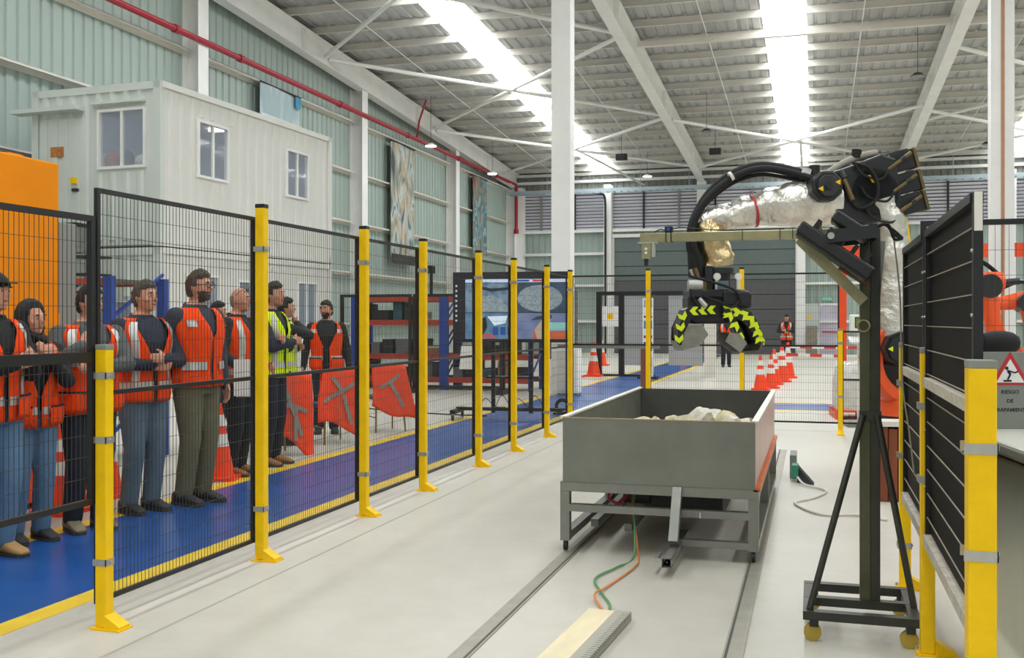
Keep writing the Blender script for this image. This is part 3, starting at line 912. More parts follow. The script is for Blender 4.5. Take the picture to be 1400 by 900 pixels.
# black rear housing with hexagonal motor and three wrist drive motors
qext('forearm_housing', m_mot, [(.45, 2.92), (.14, 3.04), (0, 3.0), (-.07, 2.47), (.31, 2.37), (.52, 2.42), (.62, 2.55), (.76, 2.70), (.72, 2.84)], -.2, .2, bevel=.025)
hexp = [(.69 + .15 * math.cos(PI / 8 + k * PI / 4) * 1.0, 2.72 + .15 * math.sin(PI / 8 + k * PI / 4)) for k in range(8)]
qext('elbow_motor', m_mot, hexp, .1, .36, bevel=.02)
hexq = [(.69 + .105 * math.cos(PI / 8 + k * PI / 4), 2.72 + .105 * math.sin(PI / 8 + k * PI / 4)) for k in range(8)]
qext('motor_cover', mat('motor_cover_black', '2a2b2e', .4), hexq, .36, .39, bevel=.01)
qc('motor_hub', m_mot, (.69, 2.72, .39), (.69, 2.72, .41), .035)
for u0, z0 in ((.765, 2.69), (.61, 2.75)):
    qext('warning_triangle', m_yellow, [(u0 - .025, z0 + .025), (u0 - .025, z0 - .025), (u0 + .022, z0)], .391, .394)
qc('connector_block', m_mot, (.74, 2.84, .12), (.74, 2.94, .12), .05)
MD = Vector((-.966, 0, .26))     # motor axis in (u, -, z)
for k, (ue, z1) in enumerate(((-.20, 3.02), (-.25, 2.815), (-.295, 2.62))):
    def mp(t, e=0., n=0.):           # t metres in from the end, e metres up across the axis
        return Q(ue + .966 * t + .26 * e, z1 - .26 * t + .966 * e, n)
    def mbox(name, m, t0, t1, e0, e1, n0, n1, bevel=.012):
        return MB().ext([mp(t0, e0, n0), mp(t1, e0, n0), mp(t1, e1, n0), mp(t0, e1, n0)], RN * (n1 - n0)).build(name, m, robot, bevel=bevel)
    mbox('wrist_motor', m_mot, .03, .5, -.092, .085, -.06, .17)
    mbox('motor_end_cap', m_brass, -.005, .03, -.1, .092, -.07, .18)
    mbox('motor_fin', mat('motor_cover_black', '2a2b2e', .4), .06, .3, .086, .095, -.05, .16, .003)
    MB().cone(mp(-.02, -.03, .1), mp(-.005, -.03, .1), .024, n=8).build('motor_bolt', m_mot, robot)
    MB().cone(mp(.30, -.05, .19), mp(.17, .0, .21), .018, n=12).build('power_plug', m_brass, robot, smooth=True)
    MB().cone(mp(.17, .0, .21), mp(.13, .02, .21), .023, n=12).build('power_plug', m_mot, robot, smooth=True)
    MB().cone(mp(.13, .02, .21), mp(.06, .045, .2), .02, n=12).build('power_plug', m_brass, robot, smooth=True)
    MB().tube(spline([mp(.30, -.05, .19), mp(.34, -.09, .22), mp(.42, -.12, .24), mp(.56, -.04, .25), mp(.6, .08, .23)], 6), .011, 7).build('motor_cable', m_rubber, robot, smooth=True)
    mbox('rating_plate', m_white, .25, .29, .02, .075, .171, .174, 0)
    MB().cone(mp(.36, .02, .17), mp(.36, .02, .185), .02, n=10).build('red_cap', m_red, robot)
qc('junction_cylinder', m_brass, (.50, 2.80, .22), (.43, 2.60, .25), .026)
qc('junction_cylinder', m_mot, (.53, 2.86, .2), (.5, 2.80, .22), .042)
qext('grease_nipple', m_yellow, [(.27, 2.84), (.25, 2.84), (.21, 2.77), (.23, 2.77)], .2, .21)
MB().tube(spline([Q(.44, 2.6, .2), Q(.35, 2.53, .24), Q(.22, 2.6, .26), Q(.2, 2.75, .26), Q(.28, 2.9, .25), Q(.42, 2.95, .22)], 7), .016, 8).build('motor_cable', m_rubber, robot, smooth=True)
MB().tube(spline([Q(.62, 2.86, .05), Q(.45, 2.97, .05), Q(.28, 3.04, .05), Q(.13, 3.07, .05)], 5), [.035] * 16, 9).build('grey_duct', mat('dusty_grey_hose', '9d978a', .6), robot, smooth=True)
qc('breather_cap', m_rubber, (.33, 3.02, .05), (.32, 3.1, .05), .045)
# dress-pack hoses
for k, (dn, r, dz) in enumerate(((.02, .038, 0), (.09, .034, -.04), (-.05, .03, -.02), (.05, .018, -.09))):
    pts = [Q(.75, 2.84 + dz, .1 + dn), Q(1.0, 2.93 + dz, dn), Q(1.25, 2.955 + dz, dn), Q(1.5, 2.87 + dz, dn), Q(1.72, 2.68 + dz * .8, dn), Q(1.86, 2.42, dn), Q(1.89 - .03 * k, 2.2, dn), Q(1.84 - .03 * k, 2.05, dn), Q(1.82 - .02 * k, 1.9, dn)]
    MB().tube(spline(pts, 7), r, 10).build('hose', m_rubber, robot, smooth=True)
qc('hose_tag', m_cream, (1.505, 2.85, .1), (1.53, 2.835, .1), .045)
qc('hose_clamp', m_zinc, (.78, 2.85, .12), (.86, 2.87, .1), .06)
MB().cone(Q(1.83, 2.12, .03), Q(1.83, 1.9, .03), .085, .075, n=14).build('hose_sleeve', m_rubber, robot, smooth=True)
# gripper
grip = empty('clamshell_gripper', RB, 0, 'black clamshell gripper with yellow chevrons and steel scoops hanging from the robot wrist', 'gripper')
robot_saved = robot
robot = grip
qc('flange', m_mot, (1.62, 1.985, 0), (1.62, 1.93, 0), .15)
qc('swivel', m_mot, (1.62, 1.93, 0), (1.62, 1.76, 0), .12)
qext('top_plate', m_mot, [(1.92, 1.78), (1.40, 1.78), (1.34, 1.74), (1.34, 1.70), (1.92, 1.70)], -.2, .2, bevel=.015)
qext('side_block', m_mot, [(1.36, 1.77), (1.62, 1.78), (1.62, 1.62), (1.345, 1.60), (1.345, 1.72)], -.17, .22, bevel=.03)
qext('body', m_mot, [(1.93, 1.72), (1.42, 1.72), (1.42, 1.5), (1.5, 1.46), (1.86, 1.46), (1.93, 1.5)], -.17, .17, bevel=.02)
qext('adaptor', mat('grey_tint_block', '5c6a70', .4), [(1.66, 1.86), (1.56, 1.86), (1.56, 1.78), (1.66, 1.78)], .1, .2)
for u in (1.66, 1.46):
    qc('eye_bolt', m_cream, (u, 1.78, .15), (u, 1.9, .15), .018)
    qc('eye_bolt_head', m_cream, (u, 1.9, .13), (u, 1.9, .17), .034)
qc('hydraulic_valve', m_zinc, (1.93, 1.82, .16), (1.80, 1.82, .16), .055)
qext('valve_plate', m_brass, [(1.80, 1.86), (1.765, 1.86), (1.765, 1.76), (1.80, 1.76)], .1, .2)
qext('manifold', m_mot, [(1.77, 2.0), (1.70, 2.0), (1.70, 1.70), (1.77, 1.70)], .06, .16)
qc('fitting', m_brass, (1.86, 1.98, .14), (1.82, 1.85, .15), .022)
qc('fitting', m_zinc, (1.9, 1.97, .12), (1.87, 1.9, .12), .018)
qc('fitting', m_zinc, (1.83, 1.69, .18), (1.77, 1.62, .2), .03)
for pts in ([Q(1.9, 1.9, .14), Q(1.7, 1.84, .24), Q(1.52, 1.77, .26), Q(1.45, 1.66, .24)], [Q(1.8, 1.72, .2), Q(1.66, 1.66, .26), Q(1.54, 1.62, .26), Q(1.46, 1.68, .24)], [Q(1.92, 1.86, .17), Q(1.9, 1.72, .2), Q(1.82, 1.6, .2)]):
    MB().tube(spline(pts, 6), .012, 7).build('hydraulic_hose', m_rubber, robot, smooth=True)
m_scoop = mat('worn_scoop_steel', '9c9a90', .38, metal=.7, var=.18, vscale=9)
def chev(u, z, ang, n0, s=.045):
    c, d = math.cos(ang), math.sin(ang)
    s *= 1.15
    pts = [(-.6, -.55), (.1, -.55), (.6, 0), (.1, .55), (-.6, .55), (-.1, 0)]
    qext('chevron', m_chev, [(u + s * (a * c - b * d), z + s * (a * d + b * c)) for a, b in pts], n0, n0 + .003)
# left jaw
for n0 in (-.2, .17):
    qext('jaw_cheek', m_mot, [(1.9, 1.63), (1.95, 1.6), (2.03, 1.42), (2.035, 1.28), (2.0, 1.26), (1.97, 1.38), (1.9, 1.52), (1.68, 1.56), (1.68, 1.62)], n0, n0 + .03)
qext('jaw_web', m_mot, [(1.93, 1.61), (1.96, 1.59), (2.02, 1.42), (2.02, 1.32), (1.98, 1.4), (1.9, 1.55)], -.17, .17)
for u, z, a in ((1.985, 1.53, 1.2 + PI), (2.005, 1.43, 1.35 + PI), (2.02, 1.32, 1.5 + PI), (1.88, 1.58, 0), (1.80, 1.585, 0), (1.72, 1.59, 0)):
    chev(u, z, a, .2, .062)
sc = MB()
sc.ext([Q(1.99, 1.44, -.19), Q(1.80, 1.45, -.19), Q(1.74, 1.36, -.19), Q(1.83, 1.25, -.19), Q(2.0, 1.21, -.19), Q(2.04, 1.3, -.19)], RN * .008)
sc.build('scoop_side', m_scoop, robot)
sc = MB()
sc.ext([Q(1.99, 1.44, .16), Q(1.80, 1.45, .16), Q(1.74, 1.36, .16), Q(1.83, 1.25, .16), Q(2.0, 1.21, .16), Q(2.04, 1.3, .16)], RN * .008)
sc.build('scoop_side', m_scoop, robot)
MB().ext([Q(2.04, 1.3, -.19), Q(2.0, 1.21, -.19), Q(1.83, 1.25, -.19), Q(1.84, 1.262, -.19), Q(1.99, 1.225, -.19), Q(2.025, 1.3, -.19)], RN * .36).build('scoop_bottom', m_scoop, robot)
MB().ext([Q(1.99, 1.44, -.18), Q(1.80, 1.45, -.18), Q(1.8, 1.435, -.18), Q(1.99, 1.425, -.18)], RN * .34).build('scoop_back', m_scoop, robot)
# right jaw
for n0 in (-.2, .2):
    qext('jaw_cheek', m_mot, [(1.62, 1.63), (1.5, 1.63), (1.36, 1.57), (1.28, 1.45), (1.25, 1.28), (1.30, 1.26), (1.36, 1.4), (1.44, 1.49), (1.54, 1.52), (1.62, 1.52)], n0, n0 + .035)
qext('jaw_web', m_mot, [(1.5, 1.62), (1.37, 1.56), (1.29, 1.45), (1.26, 1.3), (1.29, 1.3), (1.32, 1.44), (1.39, 1.53), (1.5, 1.58)], -.17, .2)
for u, z, a in ((1.58, 1.585, 0), (1.50, 1.57, -.15), (1.425, 1.545, -.5), (1.365, 1.50, -.8), (1.325, 1.44, -1.1), (1.295, 1.37, -1.3), (1.275, 1.31, -1.4)):
    chev(u, z, a + PI, .235, .066)
for k, (u, z) in enumerate(((1.56, 1.5), (1.52, 1.43), (1.50, 1.36))):
    pass
qext('inner_lever', m_mot, [(1.62, 1.6), (1.56, 1.6), (1.43, 1.38), (1.40, 1.24), (1.46, 1.24), (1.5, 1.36)], .05, .24)
for u, z, a in ((1.565, 1.53, -1.05), (1.51, 1.44, -1.1), (1.465, 1.34, -1.25)):
    chev(u, z, a + PI, .241, .066)
MB().ext([Q(1.56, 1.38, -.19), Q(1.30, 1.36, -.19), Q(1.24, 1.28, -.19), Q(1.28, 1.2, -.19), Q(1.46, 1.19, -.19), Q(1.6, 1.3, -.19)], RN * .008).build('scoop_side', m_scoop, robot)
MB().ext([Q(1.56, 1.38, .24), Q(1.47, 1.37, .24), Q(1.40, 1.28, .24), Q(1.46, 1.19, .24), Q(1.6, 1.3, .24)], RN * .008).build('scoop_side', m_scoop, robot)
MB().ext([Q(1.24, 1.30, -.19), Q(1.28, 1.2, -.19), Q(1.46, 1.19, -.19), Q(1.46, 1.205, -.19), Q(1.29, 1.215, -.19), Q(1.26, 1.3, -.19)], RN * .43).build('scoop_bottom', mat('dark_worn_steel', '6d6656', .4, metal=.6, var=.2, vscale=8), robot)
robot = robot_saved
# brown timber block and cone beside the robot base
o = empty('timber_stack', (.6, 9.05, 0), .1, 'dark red-brown timber block standing in front of the robot base', 'timber')
m_tim = mat('red_brown_timber', '7a3f22', .65, var=.25, vscale=4, stretch=(6, 6, .6))
for k in range(3):
    MB().bb(-.1 + k * .075, -.03 + k * .075, -.12, .12, .0, .62 - .02 * (k % 2)).build('plank', m_tim, o, bevel=.005)
MB().bb(-.12, .16, -.14, .14, .62, .66).build('top_board', m_cream, o)
# ================================================================ things on the right behind the screens
mesh_panel('mesh_fence', (.66, 7.1), (2.6, 7.1), .14, 2.13, ((1.16, .025),), 'black mesh panel behind the warning sign at the right edge', 'right fence panels', pitch=.04, hp=.15, fr=.035)
o = empty('control_cabinet', (1.12, 4.35, 0), math.radians(8), 'pale grey-white cabinet below the entrapment warning sign', 'cabinet')
m_cab = mat('pale_grey_cabinet', 'e8ead8', .45, var=.05, vscale=2)
MB().bb(-.36, .6, -.75, .75, .04, .93).build('cabinet_body', m_cab, o, bevel=.015)
MB().bb(-.39, .63, -.78, .78, .945, 1.0).build('cabinet_top', mat('off_white_lid', 'd3d2c6', .4), o, bevel=.015)
MB().bb(-.355, .595, -.745, .745, .93, .945).build('seal', m_black, o)
MB().bb(-.3, .55, -.7, .7, 0, .04).build('plinth', m_dark, o)
o = empty('warning_sign', (.84, 5.02, 1.0), 0.27, 'grey warning board reading riesgo de atrapamiento with a red triangle', 'sign')
m_board = mat('grey_sign_board', '84867f', .5)
MB().bb(-.21, .21, 0, .012, 0, .345).build('board', m_board, o, bevel=.002)
def tri(s, cz): return [(-s, cz - s * .55), (s, cz - s * .55), (0, cz + s * 1.15)]
MB().ext([(a, -.002, b) for a, b in tri(.088, .245)], (0, .002, 0)).build('red_triangle', mat('sign_red', 'c22a2e', .45), o)
MB().ext([(a, -.0035, b) for a, b in tri(.062, .242)], (0, .0015, 0)).build('white_triangle', m_white, o)
pg = MB()
pg.bar((-.03, -.0045, .216), (.005, -.0045, .216), .002, .008)
pg.bar((-.012, -.0045, .222), (.0, -.0045, .245), .002, .008)
pg.bar((.0, -.0045, .245), (-.012, -.0045, .262), .002, .011)
pg.bar((-.012, -.0045, .262), (.02, -.0045, .252), .002, .006)
pg.bar((.02, -.0045, .252), (.034, -.0045, .258), .002, .006)
pg.ell((-.016, -.0045, .272), (.008, .001, .008), nu=10, nv=6)
pg.build('pictogram', m_black, o)
m_ink = mat('sign_ink', '2c2d2b', .5)
for tx, z in (('RIESGO', .165), ('DE', .125), ('ATRAPAMIENTO', .085)):
    text_mesh('lettering', tx, .0235, m_ink, o, (0, -.0005, z), (PI / 2, 0, 0), .0006, bold=.0005)
# black bagged tool on a post behind the mesh panel
o = empty('covered_tool', (1.0, 6.3, 0), .2, 'black rounded cover over a tool behind the warning sign', 'cover')
rg = []
for t, r in ((.1, .03), (.11, .055), (.16, .068), (.22, .07), (.27, .06), (.3, .04), (.31, .015)):
    rg.append([(-.2 + t, math.cos(a) * r * .9, 1.36 + math.sin(a) * r) for a in [2 * PI * j / 16 for j in range(16)]])
MB().loft(rg).build('cover', m_rubber, o, smooth=True)
MB().bb(-.03, .03, -.03, .03, 0, 1.28).build('stem', m_dark, o)
MB().bb(-.2, .2, -.2, .2, 0, .02).build('base', m_dark, o)
MB().cone((-.16, 0, 1.35), (-.09, 0, 1.36), .02, n=10).build('coupling', m_zinc, o)
# orange robots parked in the cell beyond, orange gantry frame
def small_robot(x, y, rz, label, s=1.):
    o = empty('parked_robot', (x, y, 0), rz, label, 'robot', 'parked orange robots')
    o.scale = (s, s, s)
    MB().cone((0, 0, 0), (0, 0, .5), .3, .26, 20).build('pedestal', m_dark, o, smooth=True)
    MB().cone((0, 0, .5), (0, 0, .95), .3, .24, 20).build('carousel', m_robot, o, smooth=True)
    MB().cone((0, -.2, 1.05), (0, .2, 1.05), .24, n=20).build('shoulder', m_robot, o, smooth=True)
    MB().cone((0, -.25, 1.05), (0, -.2, 1.05), .15, n=16).build('shoulder_cap', m_dark, o, smooth=True)
    MB().tube([(0, -.12, 1.05), (-.12, -.12, 1.5), (-.2, -.12, 1.95)], [.14, .11, .13], 14).build('upper_arm', m_robot, o, smooth=True)
    MB().cone((-.2, -.25, 1.95), (-.2, .18, 1.95), .16, n=18).build('elbow', m_dark, o, smooth=True)
    MB().tube([(.05, 0, 2.0), (-.2, 0, 2.0), (-.7, 0, 1.92), (-1.05, 0, 1.86)], [.15, .15, .1, .085], 14).build('forearm', m_robot, o, smooth=True)
    MB().cone((-1.05, 0, 1.86), (-1.2, 0, 1.83), .075, n=12).build('wrist', m_dark, o, smooth=True)
    for k in range(3):
        MB().cone((.05, -.09 + .09 * k, 2.0), (.25, -.09 + .09 * k, 2.02), .045, n=10).build('wrist_motor', m_mot, o, smooth=True)
    MB().tube(spline([(.1, .1, 2.1), (-.2, .12, 2.3), (-.6, .1, 2.15), (-.9, .05, 1.95)], 5), .03, 7).build('hose', m_rubber, o, smooth=True)
    return o
small_robot(2.35, 15.0, .3, 'parked orange robot seen left of the rust-edged column behind mesh')
small_robot(3.15, 16.6, .1, 'parked orange robot seen right of the rust-edged column at the picture edge', .9)
small_robot(3.6, 19.0, 1.4, 'low orange robot behind the others near the rust-edged column', .75)
o = empty('gantry_frame', (0, 22, 0), 0, 'red-orange steel gantry beam with upright behind the robot', 'gantry')
m_gan = mat('red_orange_paint', 'f0501f', .42, var=.05)
for x in (.56, 8.2):
    MB().bb(x - .075, x + .075, -.08, .08, 0, 2.75).build('upright', m_gan, o)
    MB().bb(x - .16, x + .16, -.16, .16, 0, .02).build('base_plate', m_gan, o)
MB().bb(.48, 8.3, -.08, .08, 2.75, 3.02).build('beam', m_gan, o)
o = empty('jib_arm', (4.2, 18.6, 0), 0, 'dark blue slanted jib arm behind the right column', 'hoist')
MB().bar((-.8, 0, 2.2), (.4, 0, 2.75), .06, .1).build('jib', m_blue, o)
MB().bb(.35, .47, -.06, .06, 0, 2.9).build('mast', m_dark, o)

# operator terminal, wrapped pallet, tape and cones behind the back fence
o = empty('operator_terminal', (.62, 15.3, 0), .15, 'white operator terminal with a green screen on a stand', 'terminal')
MB().bb(-.13, .13, -.1, .1, 1.33, 1.58).build('housing', m_white, o, bevel=.015)
MB().bb(-.085, .085, -.106, -.1, 1.39, 1.545).build('bezel', m_dark, o)
MB().bb(-.07, .07, -.109, -.106, 1.405, 1.53).build('screen', mat('green_crt', '55702a', .3, emit=.5), o)
MB().box((0, -.12, 1.22), (.34, .22, .03), Matrix.Rotation(.35, 3, 'X')).build('keyboard_shelf', m_white, o)
MB().bb(-.03, .03, -.03, .03, .05, 1.33).build('pole', m_white, o)
MB().bb(-.2, .2, -.2, .2, 0, .05).build('foot', m_grey, o)
o = empty('wrapped_pallet', (.72, 16.7, 0), .1, 'pallet of goods wrapped in clear film on orange slats behind the fence', 'pallet')
m_wrap = mat('stretch_film', 'd8d6cf', .25, var=.15, vscale=6, bump=.8, bscale=12)
rg = []
for z, s in ((.14, 1.), (.3, 1.02), (.55, 1.), (.75, .94), (.86, .7)):
    rg.append([(.42 * s * math.copysign(abs(math.cos(a)) ** .4, math.cos(a)) + .02 * noise.noise(Vector((a * 2, z * 9, 1))), .42 * s * math.copysign(abs(math.sin(a)) ** .4, math.sin(a)), z) for a in [2 * PI * j / 28 for j in range(28)]])
MB().loft(rg).build('wrapped_load', m_wrap, o, smooth=True)
for k in range(5):
    MB().bb(-.45, .45, -.45 + k * .2, -.35 + k * .2, .11, .14).build('deck_slat', m_gan, o)
for k in range(3):
    MB().bb(-.45 + k * .4, -.35 + k * .4, -.45, .45, 0, .11).build('bearer', m_robot, o)

def cone_proto():
    o = empty('traffic_cone', (0, 0, 0), 0, 'x', 'cone', 'orange and white traffic cones')
    MB().prism([(-.19, -.15), (-.15, -.19), (.15, -.19), (.19, -.15), (.19, .15), (.15, .19), (-.15, .19), (-.19, .15)], 0, .035).build('base', m_coneo, o)
    prof = [(.0, .15), (.30, .098), (.47, .069), (.55, .055), (.68, .033), (.74, .024)]
    def band(z0, z1, m, nm):
        r = lambda z: np.interp(z, [.035, .74], [.145, .026])
        MB().cone((0, 0, z0), (0, 0, z1), float(r(z0)), float(r(z1)), 20, caps=(nm == 'tip')).build(nm, m, o, smooth=True)
    band(.035, .33, m_coneo, 'lower_body'); band(.33, .45, m_conew, 'white_band'); band(.45, .53, m_coneo, 'middle_body')
    band(.53, .64, m_conew, 'white_band'); band(.64, .75, m_coneo, 'tip')
    return o
cp = cone_proto()
first = True
def cone_at(x, y, label, s=1., dark_base=False, rz=0.):
    global first
    o = cp if first else copy_tree(cp)
    first = False
    o.location = (x, y, 0); o.rotation_euler[2] = rz; o.scale = (s, s, s)
    o['label'] = label
    return o
cone_at(-5.36, 8.45, 'traffic cone standing behind the person in olive trousers on the walkway edge', .95, rz=.3)
cone_at(-5.75, 7.35, 'traffic cone hidden behind the legs of the person with folded arms', .9)
cone_at(-5.6, 6.62, 'traffic cone behind the person in dark trousers next to the orange machine', .9)
cone_at(-1.12, 22.9, 'front left traffic cone of the cluster at the barrier tape', 1.0)
cone_at(-.92, 23.5, 'front right traffic cone of the cluster at the barrier tape', 1.0)
cone_at(-.9, 24.9, 'second-row traffic cone of the cluster at the barrier tape', 1.12)
cone_at(-.76, 26.1, 'third-row traffic cone of the cluster at the barrier tape', 1.2)
cone_at(-.66, 27.9, 'rearmost traffic cone of the cluster where the tapes are tied', 1.25)
cone_at(-6.12, 26.7, 'left one of two tall cones beside the turnstile frame', 1.25)
cone_at(-5.72, 27.2, 'right one of two tall cones beside the turnstile frame', 1.25)
cone_at(-6.9, 34.0, 'far cone between turnstile posts near the big door', 1.35)
cone_at(-4.4, 36.0, 'far cone in front of the glass panels near the big door', 1.1)
cone_at(.95, 7.6, 'orange cone behind the black screens near the far yellow post', 1.0)
cone_at(2.0, 13.2, 'orange cone behind the robot base near the back fence', 1.1)
m_tr = mat('tape_red', 'd23a34', .5); m_tw = mat('tape_white', 'ecebe7', .5)
def tape(p0, p1, label, n=16):
    p0, p1 = Vector(p0), Vector(p1)
    o = empty('barrier_tape', p0, 0, label, 'tape', 'red and white barrier tapes')
    for k in range(n):
        a, b = (p1 - p0) * (k / n), (p1 - p0) * ((k + 1) / n)
        sag = lambda t: Vector((0, 0, -.05 * math.sin(PI * t)))
        MB().bar(a + sag(k / n), b + sag((k + 1) / n), .004, .07).build('tape_segment', m_tr if k % 2 else m_tw, o)
tape((-.9, 24.9, .72), (3.4, 26.2, .7), 'lower barrier tape strung from the cone cluster to the right')
tape((-.66, 27.9, .82), (4.2, 30.5, .85), 'upper barrier tape strung behind the cone cluster')
o = empty('crate', (-.05, 46.6, 0), 0, 'brown upright crate beside the exit door in the back wall', 'crate')
MB().bb(-.28, .18, -.3, .3, 0, 1.3).build('crate_body', mat('brown_board', '8a7f70', .7, var=.15), o)
for z in (.1, .65, 1.2):
    MB().bb(-.29, .19, -.315, -.3, z - .05, z + .05).build('batten', m_grey, o)
o = empty('electrical_panel', (-.2, YB - .2, 1.0), 0, 'grey electrical panel on the back wall left of the exit door', 'panel')
MB().bb(-.4, .4, -.12, .0, .0, 1.3).build('panel_body', mat('panel_grey', 'b4bab6', .5), o, bevel=.01)
MB().bb(-.37, .37, -.135, -.12, .03, 1.27).build('panel_door', mat('panel_grey2', 'c0c6c2', .5), o)
MB().bb(-.08, .08, -.14, -.135, .62, .76).build('hazard_label', m_yellow, o)
m_blk0 = mat('black_sack_cloth', '1d1d1f', .8, bump=.5, bscale=9)
# ================================================================ container offices
m_cont = mat('container_off_white', 'e0dfd8', .5, var=.03, vscale=1.5)
m_contend = mat('container_end_grey_white', 'd3d8d2', .5, var=.03, vscale=1.5)
m_int = mat('office_interior', 'a9b6d4', .7)
CW, CL, CH = 2.62, 5.5, 2.7
def wall_panel(name, m, parent, w, h, openings, place, rib=.28, depth=.035, thick=.03):
    """ribbed wall in (a,b) coordinates with openings; place(a,b,d) -> xyz, d outward"""
    A = sorted({0, w, *[v for o in openings for v in (o[0], o[1])]})
    Bz = sorted({0, h, *[v for o in openings for v in (o[2], o[3])]})
    mb = MB()
    def blk(a0, a1, b0, b1, d0, d1):
        P = [place(a, b, d) for a in (a0, a1) for b in (b0, b1) for d in (d0, d1)]
        mb.add(P, [(0, 1, 3, 2), (4, 6, 7, 5), (0, 4, 5, 1), (2, 3, 7, 6), (0, 2, 6, 4), (1, 5, 7, 3)])
    for i in range(len(A) - 1):
        for j in range(len(Bz) - 1):
            ca, cb = (A[i] + A[i + 1]) / 2, (Bz[j] + Bz[j + 1]) / 2
            if not any(o[0] < ca < o[1] and o[2] < cb < o[3] for o in openings):
                blk(A[i], A[i + 1], Bz[j], Bz[j + 1], -thick, 0)
    if rib:
        a = .18
        while a < w - .2:
            spans = [(.12, h - .12)]
            for o in openings:
                if a + .13 > o[0] - .05 and a < o[1] + .05:
                    ns = []
                    for s0, s1 in spans:
                        if o[2] - .05 > s0: ns.append((s0, min(s1, o[2] - .05)))
                        if o[3] + .05 < s1: ns.append((max(s0, o[3] + .05), s1))
                    spans = ns
            for s0, s1 in spans:
                if s1 - s0 > .05:
                    P = []
                    for b in (s0, s1):
                        for aa, d in ((a, 0), (a + .035, depth), (a + .105, depth), (a + .14, 0)):
                            P.append(place(aa, b, d))
                    mb.add(P, [(0, 1, 2, 3), (7, 6, 5, 4), (0, 4, 5, 1), (1, 5, 6, 2), (2, 6, 7, 3), (3, 7, 4, 0)])
            a += rib
    return mb.build(name, m, parent)
def win(parent, o, place, sash=True, fm=m_white):
    a0, a1, b0, b1 = o
    def blk(x0, x1, z0, z1, d0, d1):
        mb = MB()
        P = [place(a, b, d) for a in (x0, x1) for b in (z0, z1) for d in (d0, d1)]
        return mb.add(P, [(0, 1, 3, 2), (4, 6, 7, 5), (0, 4, 5, 1), (2, 3, 7, 6), (0, 2, 6, 4), (1, 5, 7, 3)])
    t = .045
    fr = MB()
    for q in ((a0, a1, b0, b0 + t), (a0, a1, b1 - t, b1), (a0, a0 + t, b0 + t, b1 - t), (a1 - t, a1, b0 + t, b1 - t)):
        m2 = blk(*q, -.04, .045); fr.add(m2.v, m2.f)
    f = fr.build('window_frame', fm, parent)
    if sash:
        am = (a0 + a1) / 2
        blk(am - .025, am + .025, b0 + t, b1 - t, -.02, .03).build('sash_bar', fm, f)
        blk(a0 + t, am - .025, b0 + t, b1 - t, -.005, .0).build('pane', m_glass, f)
        blk(am + .025, a1 - t, b0 + t, b1 - t, .01, .015).build('pane', m_glass, f)
    else:
        blk(a0 + t, a1 - t, b0 + t, b1 - t, 0, .005).build('pane', m_glass, f)
def container(z0, label, end_open, side_open):
    c = empty('container_office', (-10.24, 14.43, z0), math.radians(-3.0), label, 'container', 'stacked container offices')
    W, L, Hh = CW, CL, CH
    pe = lambda a, b, d: (-W + a, -d, b)          # end wall facing the camera
    ps = lambda a, b, d: (d, a, b)                # long side facing the lane
    wall_panel('end_wall', m_contend, c, W, Hh, end_open, pe)
    wall_panel('side_wall', m_cont, c, L, Hh, side_open, ps, rib=.28, depth=.02)
    MB().bb(-W, 0, 0, L, 0, .03).build('floor_plate', m_grey, c)
    MB().bb(-W - .02, .02, -.02, L + .02, Hh - .03, Hh + .0).build('roof_plate', m_cont, c)
    MB().bb(-W, -W + .03, 0, L, .03, Hh - .03).build('rear_wall', m_int, c)
    MB().bb(-W, 0, L - .03, L, .03, Hh - .03).build('rear_wall', m_int, c)
    for x in (-W + .05, -.05):
        MB().bb(x - .07, x + .07, -.045, .06, 0, Hh).build('corner_post', m_contend, c)
    MB().bb(-.05, .045, L - .1, L + .03, 0, Hh).build('corner_post', m_cont, c)
    MB().bb(-W, .0, -.045, -.0, Hh - .12, Hh).build('header_rail', m_contend, c)
    MB().bb(.0, .045, 0, L, Hh - .1, Hh).build('header_rail', m_cont, c)
    MB().bb(.0, .045, 0, L, 0, .12).build('sill_rail', m_cont, c)
    MB().bb(-1.7, -.9, 1.2, 1.35, Hh - .09, Hh - .05).build('ceiling_tube', mat('office_tube_light', 'eef4ff', .4, emit=7.), c)
    MB().bb(-1.7, -.9, 3.6, 3.75, Hh - .09, Hh - .05).build('ceiling_tube', MATS['office_tube_light'], c)
    for o in end_open:
        if o[3] - o[2] < 1.5: win(c, o, pe)
    for o in side_open: win(c, o, ps)
    return c
eo = (1.36, 2.34, 1.3, 2.3)
cu = container(CH + .02, 'upper white container office with lit windows standing on the lower one', [eo], [(.93, 1.83, 1.25, 2.25), (3.75, 4.6, 1.24, 2.2)])
# door, awning rail and small plate on the upper end wall
pe = lambda a, b, d: (-CW + a, -d, b)
dr = MB().bb(-CW + .16, -CW + 1.08, -.05, .0, .1, 2.2).build('door', m_contend, cu)
for k in range(4):
    MB().bb(-CW + .24 + k * .22, -CW + .34 + k * .22, -.075, -.05, .15, 2.15).build('door_rib', m_contend, dr)
MB().bb(-CW + .9, -CW + 1.0, -.12, -.05, .95, 1.0).build('door_handle', m_dark, dr)
MB().bb(-CW + .42, -CW + .7, -.08, -.075, 1.55, 1.72).build('door_plate', mat('orange_brown_label', 'b8763f', .6, var=.3, vscale=18), dr)
MB().bb(-CW + .88, -CW + .98, -.13, -.05, 1.08, 1.18).build('padlock_box', m_yellow, dr)
MB().bb(-CW - .3, -CW + 1.1, -.25, .0, 2.3, 2.37).build('awning', m_contend, cu)
MB().bb(-CW + 1.25, -CW + 2.32, -.1, .0, 2.38, 2.42).build('awning', m_contend, cu)
